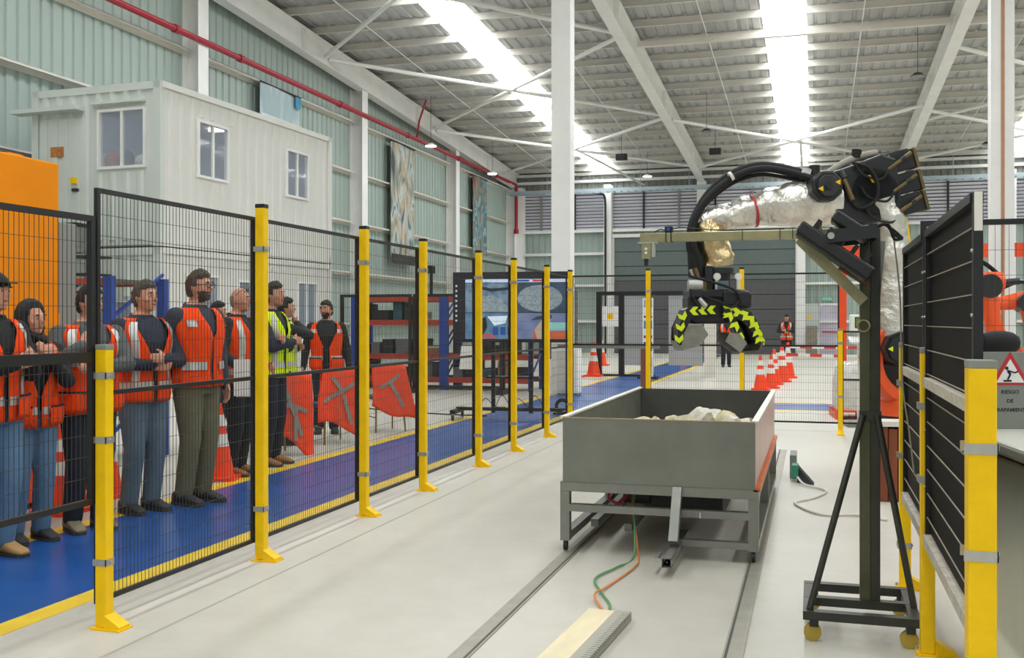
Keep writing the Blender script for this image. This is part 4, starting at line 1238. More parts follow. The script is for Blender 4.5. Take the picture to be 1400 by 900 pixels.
cl2 = container(0, 'lower white container office behind the onlookers', [(1.3, 2.1, .9, 1.85)], [(.65, 1.55, 1.2, 2.3), (2.1, 3.0, 1.2, 2.25), (4.15, 4.95, 1.25, 2.3)])
# things standing inside the upper window
def on_desk(name, label, cat, bld, x, y, z):
    pass
o = empty('desk', (-11.5, 15.05, CH + .05), math.radians(-3), 'office desk just inside the upper container window', 'desk')
MB().bb(-.6, .7, -.3, .3, 1.28, 1.33).build('desk_top', m_dark, o)
for x in (-.55, .65):
    MB().bb(x - .03, x + .03, -.28, .28, 0, 1.28).build('side_panel', m_dark, o)
ZD = CH + .05 + 1.331
tag(MB().ell((-10.85, 14.85, ZD + .12), (.19, .12, .12), nu=16, nv=8).build('hard_hat', m_white, smooth=True), 'white hard hat on the desk inside the upper window', 'hard hat')
tag(MB().ell((-11.52, 14.9, ZD + .16), (.16, .12, .16), nu=14, nv=8).build('red_bag', m_red, smooth=True), 'red bag on the desk inside the upper window', 'bag')
tag(MB().ell((-11.28, 14.95, ZD + .17), (.13, .12, .17), nu=14, nv=8).build('blue_bag', mat('navy_cloth', '1f2a4c', .8), smooth=True), 'navy bag beside the red bag inside the upper window', 'bag')
tag(MB().cone((-11.72, 14.87, ZD), (-11.72, 14.87, ZD + .28), .09, n=14).build('paper_roll', m_white, smooth=True), 'white paper roll at the left of the desk in the upper window', 'paper roll')
tag(MB().bb(-11.0, -10.7, 15.05, 15.2, ZD, ZD + .3).build('monitor_box', m_blue, bevel=.01), 'blue box behind the hard hat in the upper window', 'box')
# landing stair of the upper office
o = empty('landing', (-11.75, 13.7, 0), 0, 'grey landing and ladder in front of the upper office door', 'stairs')
MB().bb(-.9, .4, -.5, .5, 2.6, 2.68).build('platform', m_grey, o)
for x in (-.85, .35):
    for y in (-.45, .45):
        MB().bb(x - .04, x + .04, y - .04, y + .04, 0, 2.6).build('leg', m_grey, o)
for y in (-.45,):
    for z in (3.1, 3.6):
        MB().bb(-.9, .4, y - .02, y + .02, z - .02, z + .02).build('handrail', m_grey, o)
    for x in (-.85, .35):
        MB().bb(x - .02, x + .02, y - .02, y + .02, 2.68, 3.62).build('handrail_post', m_grey, o)
for k in range(9):
    MB().bb(.42, .9, -.3, .3, .25 + k * .28, .28 + k * .28).build('tread', m_dark, o)
for y in (-.32, .32):
    MB().bar((.9, y, 0), (.42, y, 2.65), .04, .12).build('stringer', m_grey, o)

tag(MB().ell((-11.45, 13.35, 2.86), (.2, .16, .18), nu=16, nv=8).build('black_sack', m_blk0, smooth=True), 'black sack on the landing before the upper office', 'sack')
o = empty('grey_case', (-11.6, 13.95, 2.681), .1, 'grey case on the landing before the upper office', 'case')
MB().bb(-.2, .2, -.15, .15, 0, .34).build('case_body', m_grey, o, bevel=.02)
MB().bb(-.21, .21, -.16, .16, .34, .4).build('case_lid', m_dark, o, bevel=.01)

# ================================================================ orange machine at the left edge
o = empty('orange_machine', (-5.95, 5.6, 0), 0, 'tall orange machine housing with grey lower body at the left edge', 'machine')
m_om = mat('machine_orange', 'f29000', .5, spec=.15, var=.05, vscale=2)
MB().bb(-1.4, 0, -1.2, 1.42, 1.36, 2.78).build('upper_housing', m_om, o, bevel=.015)
MB().bb(-1.3, -.04, -1.15, 1.36, .32, 1.36).build('lower_body', m_grey, o, bevel=.01)
MB().bb(-1.5, .0, 1.42, 1.62, .3, 2.3).build('side_column', mat('grey_column', '8b8d86', .5), o, bevel=.01)
MB().bb(-1.45, .05, -1.3, 1.75, .05, .32).build('base_beam', m_robot, o, bevel=.02)
for y in (-1.1, 1.5):
    for x in (-1.3, -.1):
        MB().bb(x - .08, x + .08, y - .08, y + .08, 0, .05).build('levelling_foot', m_black, o)
for y in (.35, 1.05):
    MB().bb(-.4, -.1, y - .08, y + .08, 2.78, 2.81).build('lifting_lug', m_om, o)
MB().cone((.0, .75, 1.5), (.04, .75, 1.5), .04, n=12).build('push_button', mat('button_green_grey', '9db59c', .4), o, smooth=True)
MB().cone((.0, .55, 1.5), (.04, .55, 1.5), .05, n=12).build('knob', m_robot, o, smooth=True)
MB().bb(-.04, .005, .2, 1.42, 1.40, 1.55).build('edge_band', m_om, o)
tag(MB().tube(spline([(-3.6, 3.05, .02), (-3.45, 3.4, .02), (-3.42, 3.55, .03), (-3.5, 3.62, .02), (-3.75, 3.55, .02)], 6), .02, 8).build('floor_cable', m_rubber, smooth=True), 'black cable end lying on the floor at the lower left corner', 'cable')

# ================================================================ pallet racks with goods
m_rackb = mat('rack_blue', '2a4aa0', .45, var=.06); m_rackr = mat('rack_red_orange', 'b5402c', .5, var=.08)
def rack(x, y, w, h, levels, label, d=.9, bh=.06):
    o = empty('pallet_rack', (x, y, 0), 0, label, 'rack', 'blue and red pallet racks')
    for xx in (0, w):
        for yy in (0, d):
            MB().bb(xx - .05, xx + .05, yy - .04, yy + .04, 0, h).build('upright', m_rackb, o)
        for k in range(3):
            MB().bar((xx, 0, .3 + k * .6), (xx, d, .8 + k * .6), .03).build('lattice', m_rackb, o)
    for z in levels:
        for yy in (0, d):
            MB().bb(.05, w - .05, yy - .03, yy + .03, z - bh, z + bh).build('beam', m_rackr, o)
        MB().bb(.05, w - .05, .03, d - .03, z + bh - .04, z + bh - .01).build('shelf_board', mat('shelf_board', '6a5e50', .7, var=.15), o)
    return o
RY = 20.9
rack(-9.85, RY, 2.1, 2.05, (.22, .72, 1.46, 1.98), 'pallet rack bay left part behind the dark mesh fence')
rack(-7.65, RY, 1.9, 2.05, (.22, .72, 1.46, 1.98), 'pallet rack bay right part behind the dark mesh fence')
rack(-7.9, 8.9, .97, 1.95, (.5, 1.9), 'rack with red top beam and blue upright behind the person in dark trousers', bh=.03)
rnd = random.Random(11)
gm = [mat('goods_black', '26272a', .6), mat('goods_cardboard', '9a7a55', .8, var=.1), mat('goods_grey', '6c6e70', .6), mat('goods_white', 'd5d4cc', .6), mat('goods_teal', '2f5a66', .6), mat('goods_red', 'a83a2a', .6)]
gn = ['black crate', 'cardboard box', 'grey tool case', 'white box', 'teal bin', 'red case']
lvl = {.22: 'bottom', .72: 'second', 1.46: 'third'}
sn = {-9.85: 'left rack', -7.65: 'right rack'}
ords = ['first', 'second', 'third', 'fourth', 'fifth', 'sixth', 'seventh', 'eighth']
for x0, w in ((-9.85, 2.1), (-7.65, 1.9)):
    for z in (.22, .72, 1.46):
        x = x0 + .12
        i = 0
        while x < x0 + w - .3:
            bw = rnd.uniform(.2, .42)
            k = rnd.choice([0, 0, 2, 0, 1, 3, 4, 2, 0])
            hh = rnd.uniform(.18, .4)
            if x + bw < x0 + w - .08 and not (z > 1.4 and x > -7.75):
                o = empty('storage_box', (x + bw / 2, RY + .3, z + .051), 0, '%s, %s from the left on the %s shelf of the %s' % (gn[k], ords[i], lvl[z], sn[x0]), 'box', 'goods on the racks')
                MB().bb(-bw / 2, bw / 2, -.2, .25, 0, hh).build('box_body', gm[k], o, bevel=.008)
                MB().bb(-bw / 2 - .004, bw / 2 + .004, -.204, .254, hh - .05, hh - .02).build('box_lid', gm[(k + 2) % 6] if k == 1 else gm[k], o)
                i += 1
            x += bw + rnd.uniform(.03, .1)
o = empty('orange_hood', (-7.0, RY + .25, 1.511), 0, 'orange peaked hood lying on the right rack shelf beside the screen', 'hood')
MB().ext([(-.3, -.2, 0), (.25, -.2, 0), (.28, -.2, .14), (.05, -.2, .28), (-.25, -.2, .2)], (0, .4, 0)).build('hood_shell', m_coneo, o, bevel=.02)
# white cloth hung on the fence and the dark mesh fence itself
mesh_panel('dark_mesh_fence', (-9.72, 19.98), (-8.1, 20.0), .1, 2.06, (), 'dark mesh panel in front of the left rack', 'dark mesh fence at the racks', pitch=.05, hp=.2, fr=.06)
mesh_panel('dark_mesh_fence', (-8.05, 20.0), (-6.1, 20.0), .1, 2.06, (), 'dark mesh panel in front of the right rack', 'dark mesh fence at the racks', pitch=.05, hp=.2, fr=.06)
for x, y, lb in ((-9.72, 20.0, 'left'), (-8.07, 20.02, 'middle'), (-6.1, 20.02, 'right')):
    o = empty('mesh_support', (x, y, 0), .08, 'dark floor beam and foot at the %s of the mesh fence by the racks' % lb, 'support', 'dark mesh fence supports')
    MB().bb(-.03, .03, .035, .1, 0, 2.0).build('post', m_black, o)
    MB().bb(-.08, .08, -.35, .35, 0, .1).build('foot', m_black, o)
tag(MB().ext([(-6.98, 19.955, .98), (-6.72, 19.955, .98), (-6.74, 19.955, .5), (-7.02, 19.955, .5)], (0, .015, 0)).build('hanging_cloth', m_conew), 'white cloth hanging on the mesh fence beside the screen', 'cloth')

# ================================================================ large screen on a wheeled stand
tv = empty('display_stand', (-4.37, 14.78, 0), math.radians(6.6), 'large wide screen on a black wheeled stand showing four video views', 'screen')
SW, SH, SZ = 1.78, 1.06, 1.17
MB().bb(-SW / 2, SW / 2, -.05, .04, SZ, SZ + SH).build('screen_housing', m_black, tv, bevel=.01)
scr = empty('screen_picture', (0, -.052, SZ + .03), 0)
scr.parent = tv
def sm(name, c, e=.75): return mat('screen_' + name, c, .25, emit=e, var=.0)
def pic(name, m, x0, x1, z0, z1, d=0.):
    return MB().bb(x0, x1, -.001 - d, 0 - d * .5, z0, z1).build(name, m, scr)
mvid = {}
def vid(name, c1, c2, sc):
    m = bpy.data.materials.new('screen_video_' + name)
    m.use_nodes = True
    nt = m.node_tree
    b = nt.nodes['Principled BSDF']
    tc = nt.nodes.new('ShaderNodeTexCoord'); nz = nt.nodes.new('ShaderNodeTexVoronoi'); nz.inputs['Scale'].default_value = sc
    rp = nt.nodes.new('ShaderNodeValToRGB')
    rp.color_ramp.elements[0].color = (*lin(c1), 1); rp.color_ramp.elements[1].color = (*lin(c2), 1); rp.color_ramp.elements[1].position = .7
    nt.links.new(tc.outputs['Object'], nz.inputs['Vector']); nt.links.new(nz.outputs['Distance'], rp.inputs[0])
    nt.links.new(rp.outputs[0], b.inputs['Emission Color']); b.inputs['Emission Strength'].default_value = .8
    b.inputs['Base Color'].default_value = (.02, .02, .03, 1); b.inputs['Roughness'].default_value = .2
    return m
w2, h2 = SW / 2 - .02, SH - .05
pic('desktop', sm('dark', '20242c', .5), -w2, w2, 0, h2)
pic('title_bar', sm('bar', 'c5d6f0', .9), -w2 + .17, w2 - .01, h2 - .14, h2 - .09, .001)
pic('blue_button', sm('btn', '2c5aa8', .8), .05, .28, h2 - .13, h2 - .1, .002)
pic('red_button', sm('rbtn', 'd83a44', .8), .33, .5, h2 - .13, h2 - .1, .002)
xm = .09
for nm, x0, x1, z0, z1, c1, c2, s_ in (('upper_left', -w2 + .17, xm - .01, .42, h2 - .15, '4f7da8', '9dc0d8', 9), ('upper_right', xm + .01, w2 - .01, .42, h2 - .15, '2e4a5c', '4a6a86', 7),
                                  ('lower_left', -w2 + .17, xm - .01, .02, .41, '4c88b8', '7fb4d6', 6), ('lower_right', xm + .01, w2 - .01, .02, .41, '7d8fc4', '9fb0dc', 5)):
    pic('video_view', vid(nm, c1, c2, s_), x0, x1, z0, z1, .001)
def blob(name, m, pts, d=.002):
    return MB().ext([(x, -d - .0006, z) for x, z in pts], (0, .0006, 0)).build(name, m, scr)
vr = vid('stones', '86a9b8', 'c5d8dc', 34)
blob('stone_heap', vr, [(-.52, .43), (-.5, .58), (-.42, .66), (-.28, .68), (-.14, .62), (-.06, .5), (-.05, .43)])
blob('stone_bowl', vr, [(.3 + .34 * math.cos(a) + .14, .63 + .2 * math.sin(a)) for a in [2 * PI * k / 20 for k in range(20)]])
blob('dark_chute', sm('chute', '27343e', .6), [(-.6, .85), (-.3, .78), (-.02, .8), (-.02, .76), (-.3, .73), (-.6, .8)])
blob('robot_view', sm('rob', '20282c', .6), [(-.5, .12), (-.45, .32), (-.38, .36), (-.36, .2), (-.42, .08)])
blob('white_machine', sm('wm', 'd4e4f2', .9), [(-.36, .36), (-.05, .37), (-.08, .26), (-.25, .22)])
for k in range(3):
    pic('blue_window', sm('bw', '1f4f96', .8), -.27 + k * .11, -.19 + k * .11, .08, .2, .003)
blob('red_floor_mark', sm('rf', 'b55a5e', .7), [(-.6, .03), (-.2, .03), (-.3, .1), (-.42, .1)])
pic('orange_floor', sm('of', 'c4613f', .8), .34, w2 - .012, .02, .14, .002)
pic('teal_zone', sm('tz', '8fc9c4', .8), .5, w2 - .012, .15, .27, .002)
blob('grey_robot_view', sm('gr', 'b9a893', .75), [(.4, .02), (.36, .16), (.44, .27), (.52, .38), (.6, .36), (.5, .22), (.47, .1), (.48, .02)], .003)
blob('dark_arm', sm('da', '2c3f55', .7), [(.3, .3), (.4, .36), (.62, .38), (.62, .33), (.4, .31)], .003)
for k in range(8):
    pic('side_icon', sm('ic', 'b8c8d4', .7), -w2 + .02, -w2 + .05, .28 + k * .075, .31 + k * .075, .001)
MB().bb(-.32, -.26, .05, .1, .1, SZ + .5).build('stand_column', m_black, tv)
MB().bb(.26, .32, .05, .1, .1, SZ + .5).build('stand_column', m_black, tv)
MB().bb(-.86, .86, .04, .12, .13, .18).build('base_beam', m_black, tv)
MB().bb(-.4, .4, .05, .3, .62, .65).build('device_shelf', m_black, tv)
for x in (-.84, .84):
    MB().bb(x - .04, x + .04, -.3, .42, .1, .16).build('base_leg', m_black, tv)
    for y in (-.27, .39):
        MB().cone((x - .015, y, .045), (x + .015, y, .045), .045, n=14).build('caster', m_black, tv, smooth=True)
        MB().bb(x - .025, x + .025, y - .02, y + .02, .06, .11).build('caster_fork', m_zinc, tv)
for k in range(4):
    MB().tube(spline([(-.5 + k * .25, .08, .2), (-.4 + k * .25, .03, .32 + .05 * (k % 2)), (-.25 + k * .25, .0, .2), (-.1 + k * .2, .05, .19)], 5), .006, 5).build('loose_wire', m_rubber, tv)
tag(MB().tube(spline([(-4.9, 15.2, .01), (-5.6, 15.3, .008), (-6.6, 15.6, .008), (-7.6, 16.2, .008)], 5), .012, 6).build('floor_lead', m_rubber), 'black lead on the floor running left from the screen stand', 'cable')

# ================================================================ banners on the left wall
def banner_mat(name, stops, sc):
    m = bpy.data.materials.new(name)
    m.use_nodes = True
    nt = m.node_tree
    b = nt.nodes['Principled BSDF']
    b.inputs['Roughness'].default_value = .7
    tc = nt.nodes.new('ShaderNodeTexCoord'); nz = nt.nodes.new('ShaderNodeTexNoise')
    nz.inputs['Scale'].default_value = sc; nz.inputs['Detail'].default_value = 3; nz.inputs['Distortion'].default_value = 1.2
    mp = nt.nodes.new('ShaderNodeMapping'); mp.inputs['Scale'].default_value = (1, 1.3, .55)
    nt.links.new(tc.outputs['Object'], mp.inputs[0]); nt.links.new(mp.outputs[0], nz.inputs['Vector'])
    rp = nt.nodes.new('ShaderNodeValToRGB')
    rp.color_ramp.interpolation = 'EASE'
    while len(rp.color_ramp.elements) < len(stops): rp.color_ramp.elements.new(.5)
    for e, (p, c) in zip(rp.color_ramp.elements, stops):
        e.position = p; e.color = (*lin(c), 1)
    nt.links.new(nz.outputs['Fac'], rp.inputs[0]); nt.links.new(rp.outputs[0], b.inputs['Base Color'])
    return m
def banner(y0, y1, z0, z1, m, label, strips=()):
    o = empty('wall_banner', (WX + .25, (y0 + y1) / 2, z0), 0, label, 'banner', 'banners on the left wall')
    w, h = y1 - y0, z1 - z0
    mb = MB()
    N = 14
    mb.add([(.03 * math.sin(5 * i / N) + t, -w / 2 + w * i / N, z) for t in (0, .006) for z in (0, h) for i in range(N + 1)],
           [(i, i + 1, N + 2 + i, N + 1 + i) for i in range(N)] + [(2 * N + 2 + i, 3 * N + 3 + i, 3 * N + 4 + i, 2 * N + 3 + i) for i in range(N)])
    mb.build('banner_cloth', m, o, smooth=True)
    MB().cone((.02, -w / 2, h), (.02, w / 2, h), .025, n=8).build('top_rod', m_dark, o)
    for a0, a1, b0, b1, mm in strips:
        MB().bb(.045, .05, -w / 2 + a0 * w, -w / 2 + a1 * w, b0 * h, b1 * h).build('printed_band', mm, o)
    return o
banner(23.9, 26.1, 5.4, 7.8, banner_mat('banner_ice', [(.3, 'b9c6c8'), (.5, 'a3b8be'), (.62, 'c2cccc'), (.75, '8aa0a6')], .9), 'pale blue printed banner high on the wall above the container',
       [(.0, 1, .62, .66, mat('banner_white', 'd9dfdf', .7)), (.84, .98, .86, .99, mat('banner_blue', '3f8fb4', .7))])
banner(32.55, 34.75, 3.5, 7.72, banner_mat('banner_mural', [(.3, '3f4443'), (.42, '7f8a86'), (.5, 'b4a184'), (.57, 'b3bfc2'), (.68, '56706e')], 1.5), 'tall printed mural banner in grey and tan on the left wall',
       [(0, 1, 0, .08, mat('banner_black', '33332f', .7))])
banner(41.4, 43.4, 4.4, 7.75, banner_mat('banner_teal', [(.3, '8a4038'), (.42, '9a8a76'), (.5, '3f6a68'), (.58, '93aab0'), (.68, '2f5554')], 1.6), 'narrow teal and red printed banner near the far corner')
# dark gaps: door leaves of the corner, camera on the fence
o = empty('wall_speaker', (WX + .35, 36.2, 3.3), 0, 'small black device mounted on the wall right of the mural banner', 'device')
MB().bb(-.1, .1, -.18, .18, 0, .3).build('housing', m_black, o, bevel=.03)
MB().bb(-.05, .05, -.05, .05, -.8, 0).build('bracket', m_dark, o)

# ================================================================ turnstile frames and panels near the big door
m_panel = mat('frosted_panel', 'b9bcbd', .35, alpha=.75)
o = empty('tool_cage', (-6.25, 26.0, 0), 0, 'grey mesh cage left of the info banner beyond the corner post', 'cage')
MB().bb(-.5, .25, 0, .5, .5, 2.35).build('cage_body', mat('cage_grey', '77797a', .5, metal=.3, alpha=.8), o)
for z in (.6, .95, 1.3, 1.65, 2.0, 2.3):
    MB().bb(-.52, .27, -.02, .52, z - .015, z + .015).build('cage_band', m_grey, o)
for x in (-.5, .25):
    MB().bb(x - .03, x + .03, -.02, .04, 0, 2.45).build('cage_post', m_black, o)
o = empty('gate_frame', (-5.45, 27.6, 0), 0, 'black posts of an access frame with a white notice', 'frame')
for x in (-.2, .42, 1.15):
    MB().bb(x - .07, x + .07, -.07, .07, 0, 2.3).build('post', m_black, o)
MB().bb(-.25, 3.3, -.06, .06, 2.2, 2.3).build('head_beam', m_black, o)
MB().bb(-.1, .35, -.1, -.05, 1.35, 1.9).build('notice', m_white, o)
MB().bb(.05, .2, -.105, -.1, 1.55, 1.7).build('notice_mark', m_yellow, o)
MB().bb(.5, 1.1, -.03, .0, .3, 2.18).build('glazed_panel', m_panel, o)
MB().bb(1.7, 2.6, -.03, .0, .3, 2.18).build('glazed_panel', m_panel, o)
MB().bb(2.65, 2.95, -.1, .1, 0, 2.18).build('side_post', m_cream, o)
MB().bb(-.4, 1.3, -.2, .2, 0, .05).build('floor_plate', m_dark, o)
o = empty('info_banner', (-4.15, 26.6, 0), 0, 'narrow white standing sign with blue and red print', 'sign')
MB().bb(-.14, .14, -.02, .02, .05, 2.1).build('sign_panel', m_white, o)
for z0, z1, mm in ((1.85, 2.05, mat('print_grey', 'a8b4b8', .6)), (1.58, 1.64, m_red), (1.3, 1.5, mat('print_blue', '5a86c4', .6)), (1.05, 1.12, m_red), (.72, .95, mat('print_navy', '3d4a9a', .6)), (.3, .55, mat('print_pale', 'c4cede', .6))):
    MB().bb(-.11, .11, -.024, -.02, z0, z1).build('print_block', mm, o)
MB().bb(-.25, .25, -.2, .2, 0, .05).build('sign_foot', m_dark, o)
o = empty('brown_post', (-2.6, 16.2, 0), 0, 'short brown barrier post behind the left end of the cart', 'post')
MB().bb(-.04, .04, -.04, .04, 0, 1.05).build('post', mat('rust_post', '7a4a3a', .6), o)
MB().bb(-1.4, .25, -.03, .03, 1.05, 1.11).build('rail', m_grey, o)
MB().bb(-.1, .1, -.1, .1, 0, .015).build('base_plate', m_dark, o)
o = empty('hose_reel', (-3.85, 15.9, 0), 0, 'small dark cable reel on the floor beside the corner post', 'reel')
MB().tube(arc((0, 0, .13), .1, 0, 2 * PI, 20, 1), .03, 8).build('coil', m_rubber, o, smooth=True)
MB().bb(-.14, .14, -.06, .06, 0, .03).build('foot', m_dark, o)

# ================================================================ chairs with vests over their backs
m_seat = mat('blue_grey_seat', '4a5a78', .8, var=.1); m_gold_ = mat('gold_frame', '9c7c3c', .4, metal=.5)
def chair(x, y, rz, label):
    o = empty('banquet_chair', (x, y, 0), rz, label, 'chair', 'chairs with vests along the walkway')
    for sx in (-1, 1):
        MB().tube([(sx * .2, .2, 0), (sx * .19, .19, .44)], .012, 8).build('leg', m_gold_, o, smooth=True)
        MB().tube([(sx * .21, -.24, 0), (sx * .19, -.19, .44), (sx * .18, -.22, .87)], .012, 8).build('leg', m_gold_, o, smooth=True)
    MB().bb(-.21, .21, -.2, .23, .43, .49).build('seat', m_seat, o, bevel=.02)
    MB().bb(-.18, .18, -.235, -.2, .55, .895).build('backrest', m_seat, o, bevel=.02)
    MB().bar((-.19, .19, .2), (-.2, -.2, .2), .014).build('stretcher', m_gold_, o)
    MB().bar((.19, .19, .2), (.2, -.2, .2), .014).build('stretcher', m_gold_, o)
    return o
def draped_vest(x, y, rz, label, tilt, z0, seed, marks):
    o = empty('draped_vest', (x, y, 0), rz, label, 'vest', 'orange vests hung over chair backs')
    N, K = 18, 14
    def pt(i, k, off=0.):
        a, t = i / N * 2 - 1, k / K
        wv = .235 + .085 * t
        zz = .915 - t * (.915 - z0) + tilt * a * t * .5 - .03 * abs(a) ** 2 + .05 * t * math.sin(a * 2.6 + seed)
        fold = .018 * math.sin(a * 5 + seed) * t + .012 * math.sin(a * 11 + seed * 2) * t
        return Vector((a * wv + .03 * math.sin(t * 3 + seed), -.255 - .05 * t + fold - off, zz))
    def front(i, k):
        a, t = i / N * 2 - 1, k / 6
        return Vector((a * .235, -.245 + .1 * math.sin(min(1, t * 2) * PI / 2) + .0 * t, .915 - .03 * a * a - max(0, t - .25) * .32))
    mb = MB()
    vs = [pt(i, k) for k in range(K + 1) for i in range(N + 1)]
    mb.add(vs, [(k * (N + 1) + i, k * (N + 1) + i + 1, (k + 1) * (N + 1) + i + 1, (k + 1) * (N + 1) + i) for k in range(K) for i in range(N)])
    vs = [front(i, k) for k in range(7) for i in range(N + 1)]
    mb.add(vs, [(k * (N + 1) + i, k * (N + 1) + i + 1, (k + 1) * (N + 1) + i + 1, (k + 1) * (N + 1) + i) for k in range(6) for i in range(N)])
    c = mb.build('vest_cloth', mat('coral_vest_cloth', 'f4512c', .8, var=.1, vscale=7, bump=.3, bscale=12), o, smooth=True)
    s = c.modifiers.new('thickness', 'SOLIDIFY'); s.thickness = .008
    for (a0, t0), (a1, t1) in marks:      # reflective strips lying on the cloth
        P = []
        for j in range(11):
            u = j / 10
            P.append(pt((a0 + (a1 - a0) * u + 1) / 2 * N, (t0 + (t1 - t0) * u) * K, .012))
        d = (P[-1] - P[0]).normalized()
        side = d.cross(Vector((0, 1, 0))).normalized() * .024
        MB().add([p + s_ for p in P for s_ in (-side, side)], [(2 * j, 2 * j + 1, 2 * j + 3, 2 * j + 2) for j in range(10)]).build('reflective_strip', mat('grey_reflective_tape', '9a958e', .45, metal=.2), o)
    return o
ch = [(-5.74, 10.24, PI / 4 + .25, 'nearest', .14), (-5.68, 11.45, PI / 4 + .1, 'middle', .2), (-5.6, 12.85, PI / 4, 'farthest', .26)]
mk = [[((-.5, .2), (.45, .8)), ((-.75, .55), (.65, .45)), ((.15, .5), (.2, .95))], [((-.45, .15), (.15, .4)), ((.7, .2), (-.75, .62)), ((.2, .42), (.4, .85))], [((-.7, .5), (.5, .2)), ((-.1, .35), (.45, .8))]]
for (x, y, rz, nm, z0), m_, tl in zip(ch, mk, (-.5, -.16, -.22)):
    chair(x, y, rz, 'gold-legged chair with blue seat, %s of the row behind the walkway' % nm)
    draped_vest(x, y, rz, 'orange vest with grey strips over the back of the %s chair' % nm, tl, z0, x * 7 + y, m_)
# ================================================================ people
m_skin = mat('skin_light_tan', 'c98f74', .55, var=.06, vscale=20)
m_lip = mat('skin_lip', '9c5a4c', .5)
m_eyew = mat('eye_white', 'd8d2c8', .3); m_eyed = mat('eye_dark', '1c1512', .3)
m_navy = mat('navy_jacket', '252c3d', .8, var=.12, bump=.4, bscale=10)
m_blk = mat('black_jacket', '1c1d20', .8, var=.15, bump=.4, bscale=10)
m_gry = mat('grey_knit', '5a5d5e', .9, var=.12, bump=.4, bscale=30)
m_slate = mat('slate_shirt', '343b48', .85, var=.1, bump=.4, bscale=10)
m_jean = mat('blue_denim', '5b7c9a', .85, var=.16, vscale=5, bump=.4, bscale=9)
m_jeang = mat('washed_grey_denim', '5d7180', .85, var=.16, vscale=5, bump=.4, bscale=9)
m_olivep = mat('olive_trousers', '6c684e', .85, var=.12, vscale=5, bump=.4, bscale=9)
m_dkp = mat('dark_navy_trousers', '1d212b', .85, var=.12, vscale=5, bump=.4, bscale=9)
m_boot = mat('tan_boot', 'b08a55', .7, var=.12); m_shoe = mat('dark_trainer', '2b2c2e', .7, var=.15); m_shoeb = mat('khaki_boot', '7c735c', .75, var=.12); m_shoec = mat('brown_leather_shoe', '9a6a3c', .6, var=.1)
m_sole = mat('shoe_sole', '3a3833', .8)
hairm = {k: mat('hair_' + k, c, .7, var=.25, vscale=30, bump=.6, bscale=60) for k, c in (('black', '15130f'), ('brown', '493a2e'), ('grey', '4c4640'), ('dark', '2c241f'), ('bald', '8d7a6c'))}
TR = [(.84, .155, .115, 0), (.92, .178, .128, -.005), (1.0, .17, .12, 0), (1.08, .158, .115, .005), (1.2, .168, .122, .01), (1.32, .185, .13, .01), (1.40, .188, .12, .0), (1.46, .165, .098, -.01), (1.505, .10, .075, -.015), (1.54, .062, .062, -.015)]
def tr(z, wide=1.):
    zs = [t[0] for t in TR]
    return [float(np.interp(z, zs, [t[k] for t in TR])) * (wide if k < 3 else 1) for k in (1, 2, 3)]
def ik(S, W, l1, l2, pole):
    d = W - S
    L = min(d.length, (l1 + l2) * .995)
    d.normalize()
    W = S + d * L
    a = (l1 * l1 - l2 * l2 + L * L) / (2 * L)
    h = math.sqrt(max(l1 * l1 - a * a, 0))
    p = (pole - d * pole.dot(d)).normalized()
    return S + d * a + p * h, W
def torso_patch(parent, name, m, z0, z1, a0, a1, off, nz=14, na=30, wide=1., sol=0.):
    """patch of the torso surface; angle 0 = front (+Y), positive towards the person's right (+X)"""
    vs = []
    for k in range(nz + 1):
        z = z0 + (z1 - z0) * k / nz
        rx, ry, yo = tr(z, wide)
        lo, hi = (f(z) if callable(f) else f for f in (a0, a1))
        for j in range(na + 1):
            a = lo + (hi - lo) * j / na
            e = off + .006 * math.sin(a * 7 + z * 9) + .004 * math.sin(a * 13 - z * 21)
            vs.append(((rx + e) * math.sin(a), yo + (ry + e) * math.cos(a), z))
    mb = MB().add(vs, [(k * (na + 1) + j, k * (na + 1) + j + 1, (k + 1) * (na + 1) + j + 1, (k + 1) * (na + 1) + j) for k in range(nz) for j in range(na)])
    o = mb.build(name, m, parent, smooth=True)
    if sol:
        s = o.modifiers.new('thickness', 'SOLIDIFY'); s.thickness = sol; s.offset = 1
    return o
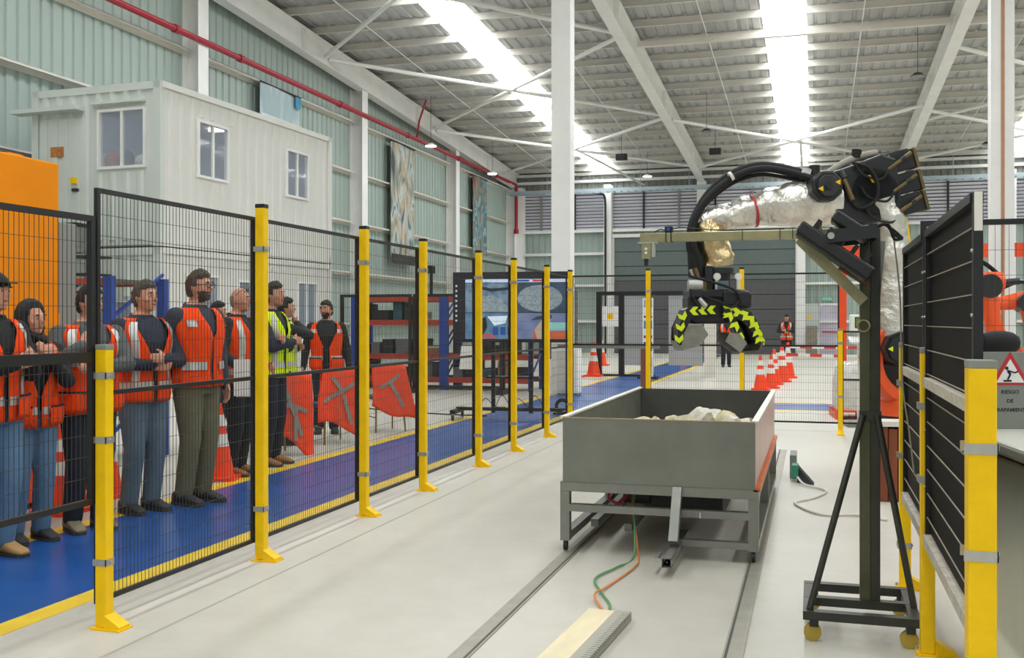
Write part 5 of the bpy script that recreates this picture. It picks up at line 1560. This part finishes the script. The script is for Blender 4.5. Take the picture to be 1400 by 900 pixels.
def person(label, x, y, head_deg, h, top, pants, shoe, vest=None, hair='brown', style='short', beard=None, yaw=0., pitch=0., R=None, L=None,
           Rp=(.5, -.4, -.8), Lp=(-.5, -.4, -.8), stance=.1, vox=.011, wide=1., zip_open=.05, vneck=1.22, hem=.86, stripes='std', glasses=False, pockets=False, step=0.):
    s = h / 1.78
    root = empty('person', (x, y, 0), math.radians(head_deg) - PI / 2, label, 'person')
    root.scale = (s, s, s)
    mb = MB()
    caps = []          # (p0, p1, r0, r1, tag)
    def limb(p0, p1, r0, r1, t):
        p0, p1 = Vector(p0), Vector(p1)
        mb.cone(p0, p1, r0, r1, 14)
        mb.ell(p0, (r0,) * 3, nu=14, nv=8)
        mb.ell(p1, (r1,) * 3, nu=14, nv=8)
        caps.append((p0, p1, r0, r1, t))
    # trunk
    mb.loft([[(rx * wide * math.cos(a) , yo + ry * wide * math.sin(a), z) for a in [2 * PI * j / 24 for j in range(24)]] for z, rx, ry, yo in TR])
    # legs
    for sx in (-1, 1):
        st_ = stance * sx
        yk = .03 + step * sx
        limb((sx * .088, 0, .9), (st_ * .95, yk, .5), .108 * wide, .08, 'pants')
        limb((st_ * .95, yk, .5), (st_, -.03 + step * 1.6 * sx, .1), .08, .07, 'pants')
        # shoes
        yb = -.03 + step * 1.6 * sx
        rg = []
        for dy, w, hh in ((-.1, .03, .06), (-.085, .042, .1), (-.03, .048, .115), (.04, .048, .095), (.1, .05, .068), (.16, .046, .052), (.195, .03, .035)):
            rg.append([(st_ + sx * .12 * (dy + .1) * .5 + w * math.copysign(abs(math.cos(a)) ** .6, math.cos(a)), yb + dy, .018 + (hh - .018) * (.5 + .5 * math.copysign(abs(math.sin(a)) ** .6, math.sin(a)))) for a in [2 * PI * j / 14 for j in range(14)]])
        sh = MB().loft(rg).build('shoe', shoe, root, smooth=True)
        ps = [(st_ + sx * .06 * (dy + .1) + w, yb + dy) for dy, w in ((-.105, .03), (-.05, .047), (.04, .05), (.11, .053), (.17, .047), (.205, .022))]
        ps2 = [(st_ + sx * .06 * (dy + .1) - w, yb + dy) for dy, w in ((.205, .022), (.17, .047), (.11, .053), (.04, .05), (-.05, .047), (-.105, .03))]
        MB().prism(ps + ps2, 0, .024).build('sole', m_sole, sh)
    # arms and hands
    hands = []
    for sx, W, P in ((1, R, Rp), (-1, L, Lp)):
        S = Vector((sx * .178 * wide, -.01, 1.425))
        W = Vector(W) if W else Vector((sx * .26, .03, .88))
        E, W = ik(S, W, .29, .255, Vector(P))
        limb(S, E, .07 * wide, .06, 'top')
        limb(E, W, .06, .042, 'top')
        hands.append((sx, E, W))
    for sx, E, W in hands:
        d = (W - E).normalized()
        nrm = d.cross(Vector((0, 0, 1)))
        nrm = nrm.normalized() if nrm.length > .2 else Vector((1, 0, 0))
        side = d.cross(nrm).normalized()
        if side.z < 0: side = -side            # thumb side up
        pm = nrm if nrm.x * -sx > 0 else -nrm  # palm turned inwards
        c0 = W + d * .02
        c1 = W + d * .085
        for t in (-.026, -.009, .009, .026):
            limb(c0 + side * t * .8, c1 + side * t, .017, .014, 'skin')
        for q, (t, ln) in enumerate(((.031, .07), (.0105, .08), (-.0105, .075), (-.031, .058))):
            b = c1 + side * t
            k1 = b + d * ln * .5 + pm * ln * .12
            k2 = k1 + d * ln * .35 + pm * ln * .38
            limb(b, k1, .0092, .0088, 'skin'); limb(k1, k2, .0088, .0078, 'skin')
        tb = c0 + side * .03
        t1 = tb + side * .03 + d * .035 + pm * .012
        t2 = t1 + d * .034 + side * .006 + pm * .01
        limb(tb, t1, .013, .0105, 'skin'); limb(t1, t2, .0105, .009, 'skin')
        caps.append((W - d * .005, c0, .036, .02, 'skin'))
    # neck and head
    HR = Matrix.Rotation(-math.radians(yaw), 3, 'Z') @ Matrix.Rotation(math.radians(pitch), 3, 'X')
    HC = Vector((0, .025, 1.665))
    hp = lambda a, b, c: HC + HR @ Vector((a, b, c))
    mb.cone((0, -.015, 1.5), hp(0, -.01, -.06), .056, .052, 16)
    mb.ell(HC, (.073, .092, .112), HR, 20, 14)
    mb.ell(hp(0, .035, -.055), (.055, .058, .062), HR, 16, 10)       # jaw
    mb.ell(hp(0, .07, -.092), (.026, .024, .022), HR, 12, 8)         # chin
    mb.cone(hp(0, .088, .02), hp(0, .112, -.022), .009, .0145, 10)   # nose
    mb.ell(hp(0, .108, -.022), (.016, .014, .012), HR, 10, 8)
    mb.ell(hp(0, .082, .028), (.05, .016, .012), HR, 12, 8)          # brow
    for sx in (-1, 1):
        mb.ell(hp(sx * .075, -.008, -.005), (.011, .02, .033), HR, 10, 8)
        mb.ell(hp(sx * .045, .062, -.025), (.022, .022, .022), HR, 10, 8)
    mb.ell(hp(0, .088, -.055), (.024, .012, .012), HR, 10, 8)
    # one continuous surface
    tmp = mb.build('tmp_body', top)
    r = tmp.modifiers.new('remesh', 'REMESH'); r.mode = 'VOXEL'; r.voxel_size = vox; r.use_smooth_shade = True
    sm_ = tmp.modifiers.new('smooth', 'SMOOTH'); sm_.factor = .5; sm_.iterations = 3
    dg = bpy.context.evaluated_depsgraph_get()
    me = bpy.data.meshes.new_from_object(tmp.evaluated_get(dg))
    bpy.data.objects.remove(tmp)
    me.name = 'body'
    me.materials.clear()
    for m in (top, pants, m_skin, hairm[beard] if beard else m_skin, m_lip):
        me.materials.append(m)
    n = len(me.polygons)
    C = np.empty(n * 3); me.polygons.foreach_get('center', C); C = C.reshape(-1, 3)
    idx = np.where(C[:, 2] < .985, 1, 0)
    idx[C[:, 2] > 1.525] = 2
    best = np.full(n, .02)
    for p0, p1, r0, r1, t in caps:
        if t == 'pants': continue
        p0, p1 = np.array(p0), np.array(p1)
        dd = p1 - p0
        tt = np.clip(((C - p0) @ dd) / (dd @ dd), 0, 1)
        dist = np.linalg.norm(C - (p0 + tt[:, None] * dd), axis=1) - (r0 + (r1 - r0) * tt)
        sel = (dist < best) & ((C[:, 2] < 1.5) | (dist < .006) )
        if t == 'skin':
            sel = sel & (dist < .012)
        hm = dist < best
        idx[sel] = 2 if t == 'skin' else 0
        best[sel] = dist[sel]
    Hl = (C - np.array(HC)) @ np.array(HR)
    headm = (C[:, 2] > 1.54) & (np.linalg.norm(Hl, axis=1) < .16)
    if beard:
        idx[headm & (Hl[:, 2] < -.04) & (Hl[:, 1] > .02) & (Hl[:, 2] > -.13) & ~((np.abs(Hl[:, 0]) < .024) & (Hl[:, 2] > -.066) & (Hl[:, 2] < -.05) & (Hl[:, 1] > .05)) & ~((np.abs(Hl[:, 0]) < .022) & (Hl[:, 2] > -.036))] = 3
    idx[headm & (np.abs(Hl[:, 0]) < .022) & (np.abs(Hl[:, 2] + .057) < .008) & (Hl[:, 1] > .08)] = 4
    me.polygons.foreach_set('material_index', idx.astype('i'))
    me.polygons.foreach_set('use_smooth', [True] * n)
    body = bpy.data.objects.new('body', me)
    col.objects.link(body)
    body.parent = root
    # eyes
    for sx in (-1, 1):
        e = MB().ell(hp(sx * .031, .083, .006), (.013, .007, .008), HR, 10, 6).build('eye', m_eyew, root, smooth=True)
        MB().ell(hp(sx * .031, .089, .006), (.006, .003, .006), HR, 8, 6).build('pupil', m_eyed, e)
        MB().ell(hp(sx * .033, .094, .031), (.02, .006, .005), HR, 10, 6).build('eyebrow', hairm['dark' if hair in ('bald', 'grey') else hair], root)
    # hair / hood / cap
    def hairzone(v):
        xx, yy, zz = v
        if style == 'bald': return (zz > -.07 and yy < -.035 and zz < .04)
        if style == 'hood': return yy < .04 or zz > .085
        if style == 'cap': return zz > .035 or (yy < -.01 and zz > -.06)
        line = .062 - .035 * max(0, abs(xx) / .07 - .55) if yy > .02 else (-.005 if yy > -.02 else -.075)
        return zz > line
    bm = bmesh.new()
    bmesh.ops.create_uvsphere(bm, u_segments=40, v_segments=28, radius=1)
    big = {'hood': .034, 'short': .014, 'cap': .016, 'bald': .005}[style]
    for v in bm.verts:
        q = Vector((v.co.x * .073, v.co.y * .092, v.co.z * .112))
        if hairzone(q):
            dn = v.co.normalized()
            tuft = .01 * noise.noise(dn * 6 + Vector((x, y, 0))) if style == 'short' else .003 * noise.noise(dn * 5)
            q += Vector((dn.x, dn.y, dn.z * 1.15)) * (big + tuft)
            if style == 'short' and dn.z > .55: q += Vector((0, .008, .008))
            if style == 'hood': q += Vector((0, -.012, -.012 if dn.z < 0 else .006))
        else:
            q *= .86
        v.co = HC + HR @ q
    hm_ = bpy.data.meshes.new('hair')
    bm.to_mesh(hm_); bm.free()
    hm_.polygons.foreach_set('use_smooth', [True] * len(hm_.polygons))
    hm_.materials.append(m_blk if style in ('hood', 'cap') else hairm[hair])
    ho = bpy.data.objects.new('hood' if style == 'hood' else 'cap' if style == 'cap' else 'hair', hm_)
    col.objects.link(ho); ho.parent = root
    if style == 'cap':
        MB().ext([hp(a, b, .045 + .01 * abs(a) / .06) for a, b in ((-.065, .06), (-.06, .12), (-.03, .155), (.03, .155), (.06, .12), (.065, .06))], HR @ Vector((0, 0, .006))).build('brim', m_blk, ho)
    if style == 'hood':   # cowl around the neck
        MB().tube([Vector((.095 * math.cos(a), -.02 + .1 * math.sin(a), 1.53 + .02 * math.sin(a * 2))) for a in [2 * PI * j / 20 for j in range(21)]], .035, 8).build('cowl', m_blk, root, smooth=True)
    else:                 # collar
        MB().tube([Vector((.072 * math.cos(a), -.012 + .075 * math.sin(a), 1.515 + .012 * -math.sin(a))) for a in [PI * .62 + 2 * PI * .88 * j / 20 for j in range(21)]], .018, 8).build('collar', top, root, smooth=True)
    if glasses:
        g = MB()
        lift = .0 if glasses == 'on' else .085
        for sx in (-1, 1):
            g.tube([hp(sx * .034 + .024 * math.cos(a), .104 - lift * .45, .005 + lift + .018 * math.sin(a)) for a in [2 * PI * j / 16 for j in range(17)]], .0028, 6)
            g.tube([hp(sx * .058, .1 - lift * .45, .01 + lift), hp(sx * .078, .03, .012 + lift * .75), hp(sx * .08, -.01, .004 + lift * .3)], .0028, 6)
        g.tube([hp(-.012, .108 - lift * .45, .008 + lift), hp(.012, .108 - lift * .45, .008 + lift)], .0028, 6)
        g.build('glasses', m_black, root)
    # vest
    if vest:
        ow = .022
        open_ = lambda z: zip_open + max(0, (z - vneck) * 1.9)
        v = torso_patch(root, 'vest', vest, hem, 1.495, lambda z: open_(z), lambda z: 2 * PI - open_(z), ow, 22, 48, wide, .006)
        if stripes in ('std', 'waist'):
            torso_patch(v, 'reflective_stripe', m_refl, hem + .10, hem + .155, lambda z: open_(z) + .02, lambda z: 2 * PI - open_(z) - .02, ow + .011, 2, 48, wide)
        if stripes == 'chest':
            torso_patch(v, 'reflective_stripe', m_refl, hem + .13, hem + .19, .25, 1.25, ow + .016, 2, 14, wide)
            torso_patch(v, 'reflective_stripe', m_refl, hem + .13, hem + .19, 2 * PI - 1.25, 2 * PI - .25, ow + .016, 2, 14, wide)
            for a in (.62, 2 * PI - .95):
                torso_patch(v, 'reflective_patch', m_refl, 1.355, 1.405, a, a + .34, ow + .016, 3, 8, wide)
        if stripes in ('std', 'vert'):
            for a in (.62, 2 * PI - .92, PI - .75, PI + .45):
                torso_patch(v, 'reflective_stripe', m_refl, hem + .16 if stripes == 'std' else 1.2, 1.47, a, a + .3, ow + .011, 14, 5, wide)
        if pockets:
            for a in (.28, 2 * PI - 1.28):
                torso_patch(v, 'pocket', vest, hem + .02, hem + .16, a, a + 1.0, ow + .03, 5, 12, wide, .006)
                torso_patch(v, 'pocket_flap', m_blk, hem + .15, hem + .165, a, a + 1.0, ow + .04, 2, 12, wide)
        torso_patch(v, 'zip_edge', m_blk, hem, vneck, open_(hem) - .02, open_(hem) + .05, ow + .012, 6, 2, wide)
    return root
fold_R = dict(R=(.07, .2, 1.14), Rp=(.8, -.1, -.6)); fold_L = dict(L=(-.02, .235, 1.19), Lp=(-.8, -.1, -.6))
person('person at the left picture edge in orange vest, jeans and tan boots', -4.93, 5.22, -12, 1.78, m_blk, m_jean, m_boot, m_orange, 'black', 'cap', yaw=-10, pockets=True, R=(.05, .3, 1.22), L=(-.08, .28, 1.24), vox=.012)
person('person in black hood and orange vest clapping hands, blue jeans', -5.06, 5.69, -22, 1.6, m_blk, m_jean, m_shoe, m_orange, 'black', 'hood', yaw=-18, pockets=True, R=(.055, .24, 1.36), L=(-.03, .25, 1.38), Rp=(.5, .1, -.9), Lp=(-.5, .1, -.9), stripes='waist', vneck=1.1, wide=1.06)
person('person with dark hair, grey sleeves and orange vest, one hand raised, dark trousers', -4.95, 6.13, -28, 1.73, m_gry, m_dkp, m_shoeb, m_orange, 'black', 'short', yaw=-22, R=(.14, .21, 1.35), L=(.03, .27, 1.2), Rp=(.7, .1, -.8), Lp=(-.9, .1, -.4), pockets=True, stripes='vert', vneck=1.18, wide=1.12)
person('grey-haired person with folded arms in navy jacket and orange vest, grey jeans', -5.01, 6.83, -18, 1.79, m_navy, m_jeang, m_shoe, m_orange, 'grey', 'short', yaw=-12, stripes='std', vneck=1.12, wide=1.13, **fold_R, **fold_L)
person('tall bearded person with glasses, orange zipped vest and olive trousers', -4.83, 7.28, -10, 1.89, m_slate, m_olivep, m_shoe, m_orange, 'brown', 'short', beard='brown', yaw=-14, stripes='chest', glasses='on', vneck=1.26, zip_open=.015, wide=1.14, hem=.9, R=(.2, -.06, .98), L=(-.25, .06, .9), Rp=(.6, -.8, -.2))
person('bald person with glasses on the forehead and orange vest holding white papers', -5.35, 8.75, 4, 1.81, m_blk, m_dkp, m_shoec, m_orange, 'bald', 'bald', yaw=-4, stripes='std', glasses='up', wide=1.1, R=(.27, .2, 1.02), L=(-.1, .26, 1.04), Rp=(.5, -.8, -.4), Lp=(-.5, -.8, -.4))
person('person in yellow vest behind the second yellow post facing right', -5.38, 9.45, 2, 1.88, m_navy, m_dkp, m_shoec, m_lime, 'dark', 'short', yaw=-6, stripes='std', R=(-.04, .2, 1.2), L=(.07, .17, 1.22), Rp=(.8, -.1, -.6), Lp=(-.8, -.1, -.6), vox=.013)
person('shorter person in yellow vest seen from behind with hand at the chin', -6.12, 11.05, 40, 1.76, m_blk, m_dkp, m_shoe, m_lime, 'black', 'short', yaw=10, stripes='std', R=(.05, .15, 1.47), L=(.07, .17, 1.18), Rp=(.9, .1, -.6), Lp=(-.8, -.1, -.6), vox=.013)
person('bearded person in open orange vest facing the camera by the rack', -6.2, 12.32, -62, 1.75, m_blk, m_dkp, m_shoe, m_orange, 'dark', 'short', beard='dark', yaw=28, stripes='chest', zip_open=.2, vneck=1.16, pockets=True, wide=1.08, R=(.3, .05, .9), L=(-.3, .05, .9), vox=.013)
person('person whose dark hair shows between the bearded and the bald onlookers', -6.58, 10.3, 15, 1.70, m_blk, m_dkp, m_shoe, None, 'black', 'short', vox=.016)
person('person in orange vest far away behind the gripper', -2.75, 34.0, -80, 1.70, m_blk, m_dkp, m_shoe, m_orange, 'black', 'short', vox=.02)
person('person in orange vest and cap with folded arms before the dark back door', -.92, 36.9, -92, 1.74, m_blk, m_dkp, m_shoe, m_orange, 'black', 'cap', vox=.02, stripes='std', **fold_R, **fold_L)
# papers held by the bald person
o = empty('paper_sheaf', (-5.04, 8.43, .8), 0.0, 'white sheaf of papers held at the waist by the bald person', 'papers')
MB().box((0, 0, .16), (.26, .012, .34), Matrix.Rotation(.45, 3, 'Z')).build('front_sheet', m_conew, o)
MB().box((-.01, .01, .15), (.22, .006, .34), Matrix.Rotation(.38, 3, 'Z')).build('back_sheet', m_cream, o)
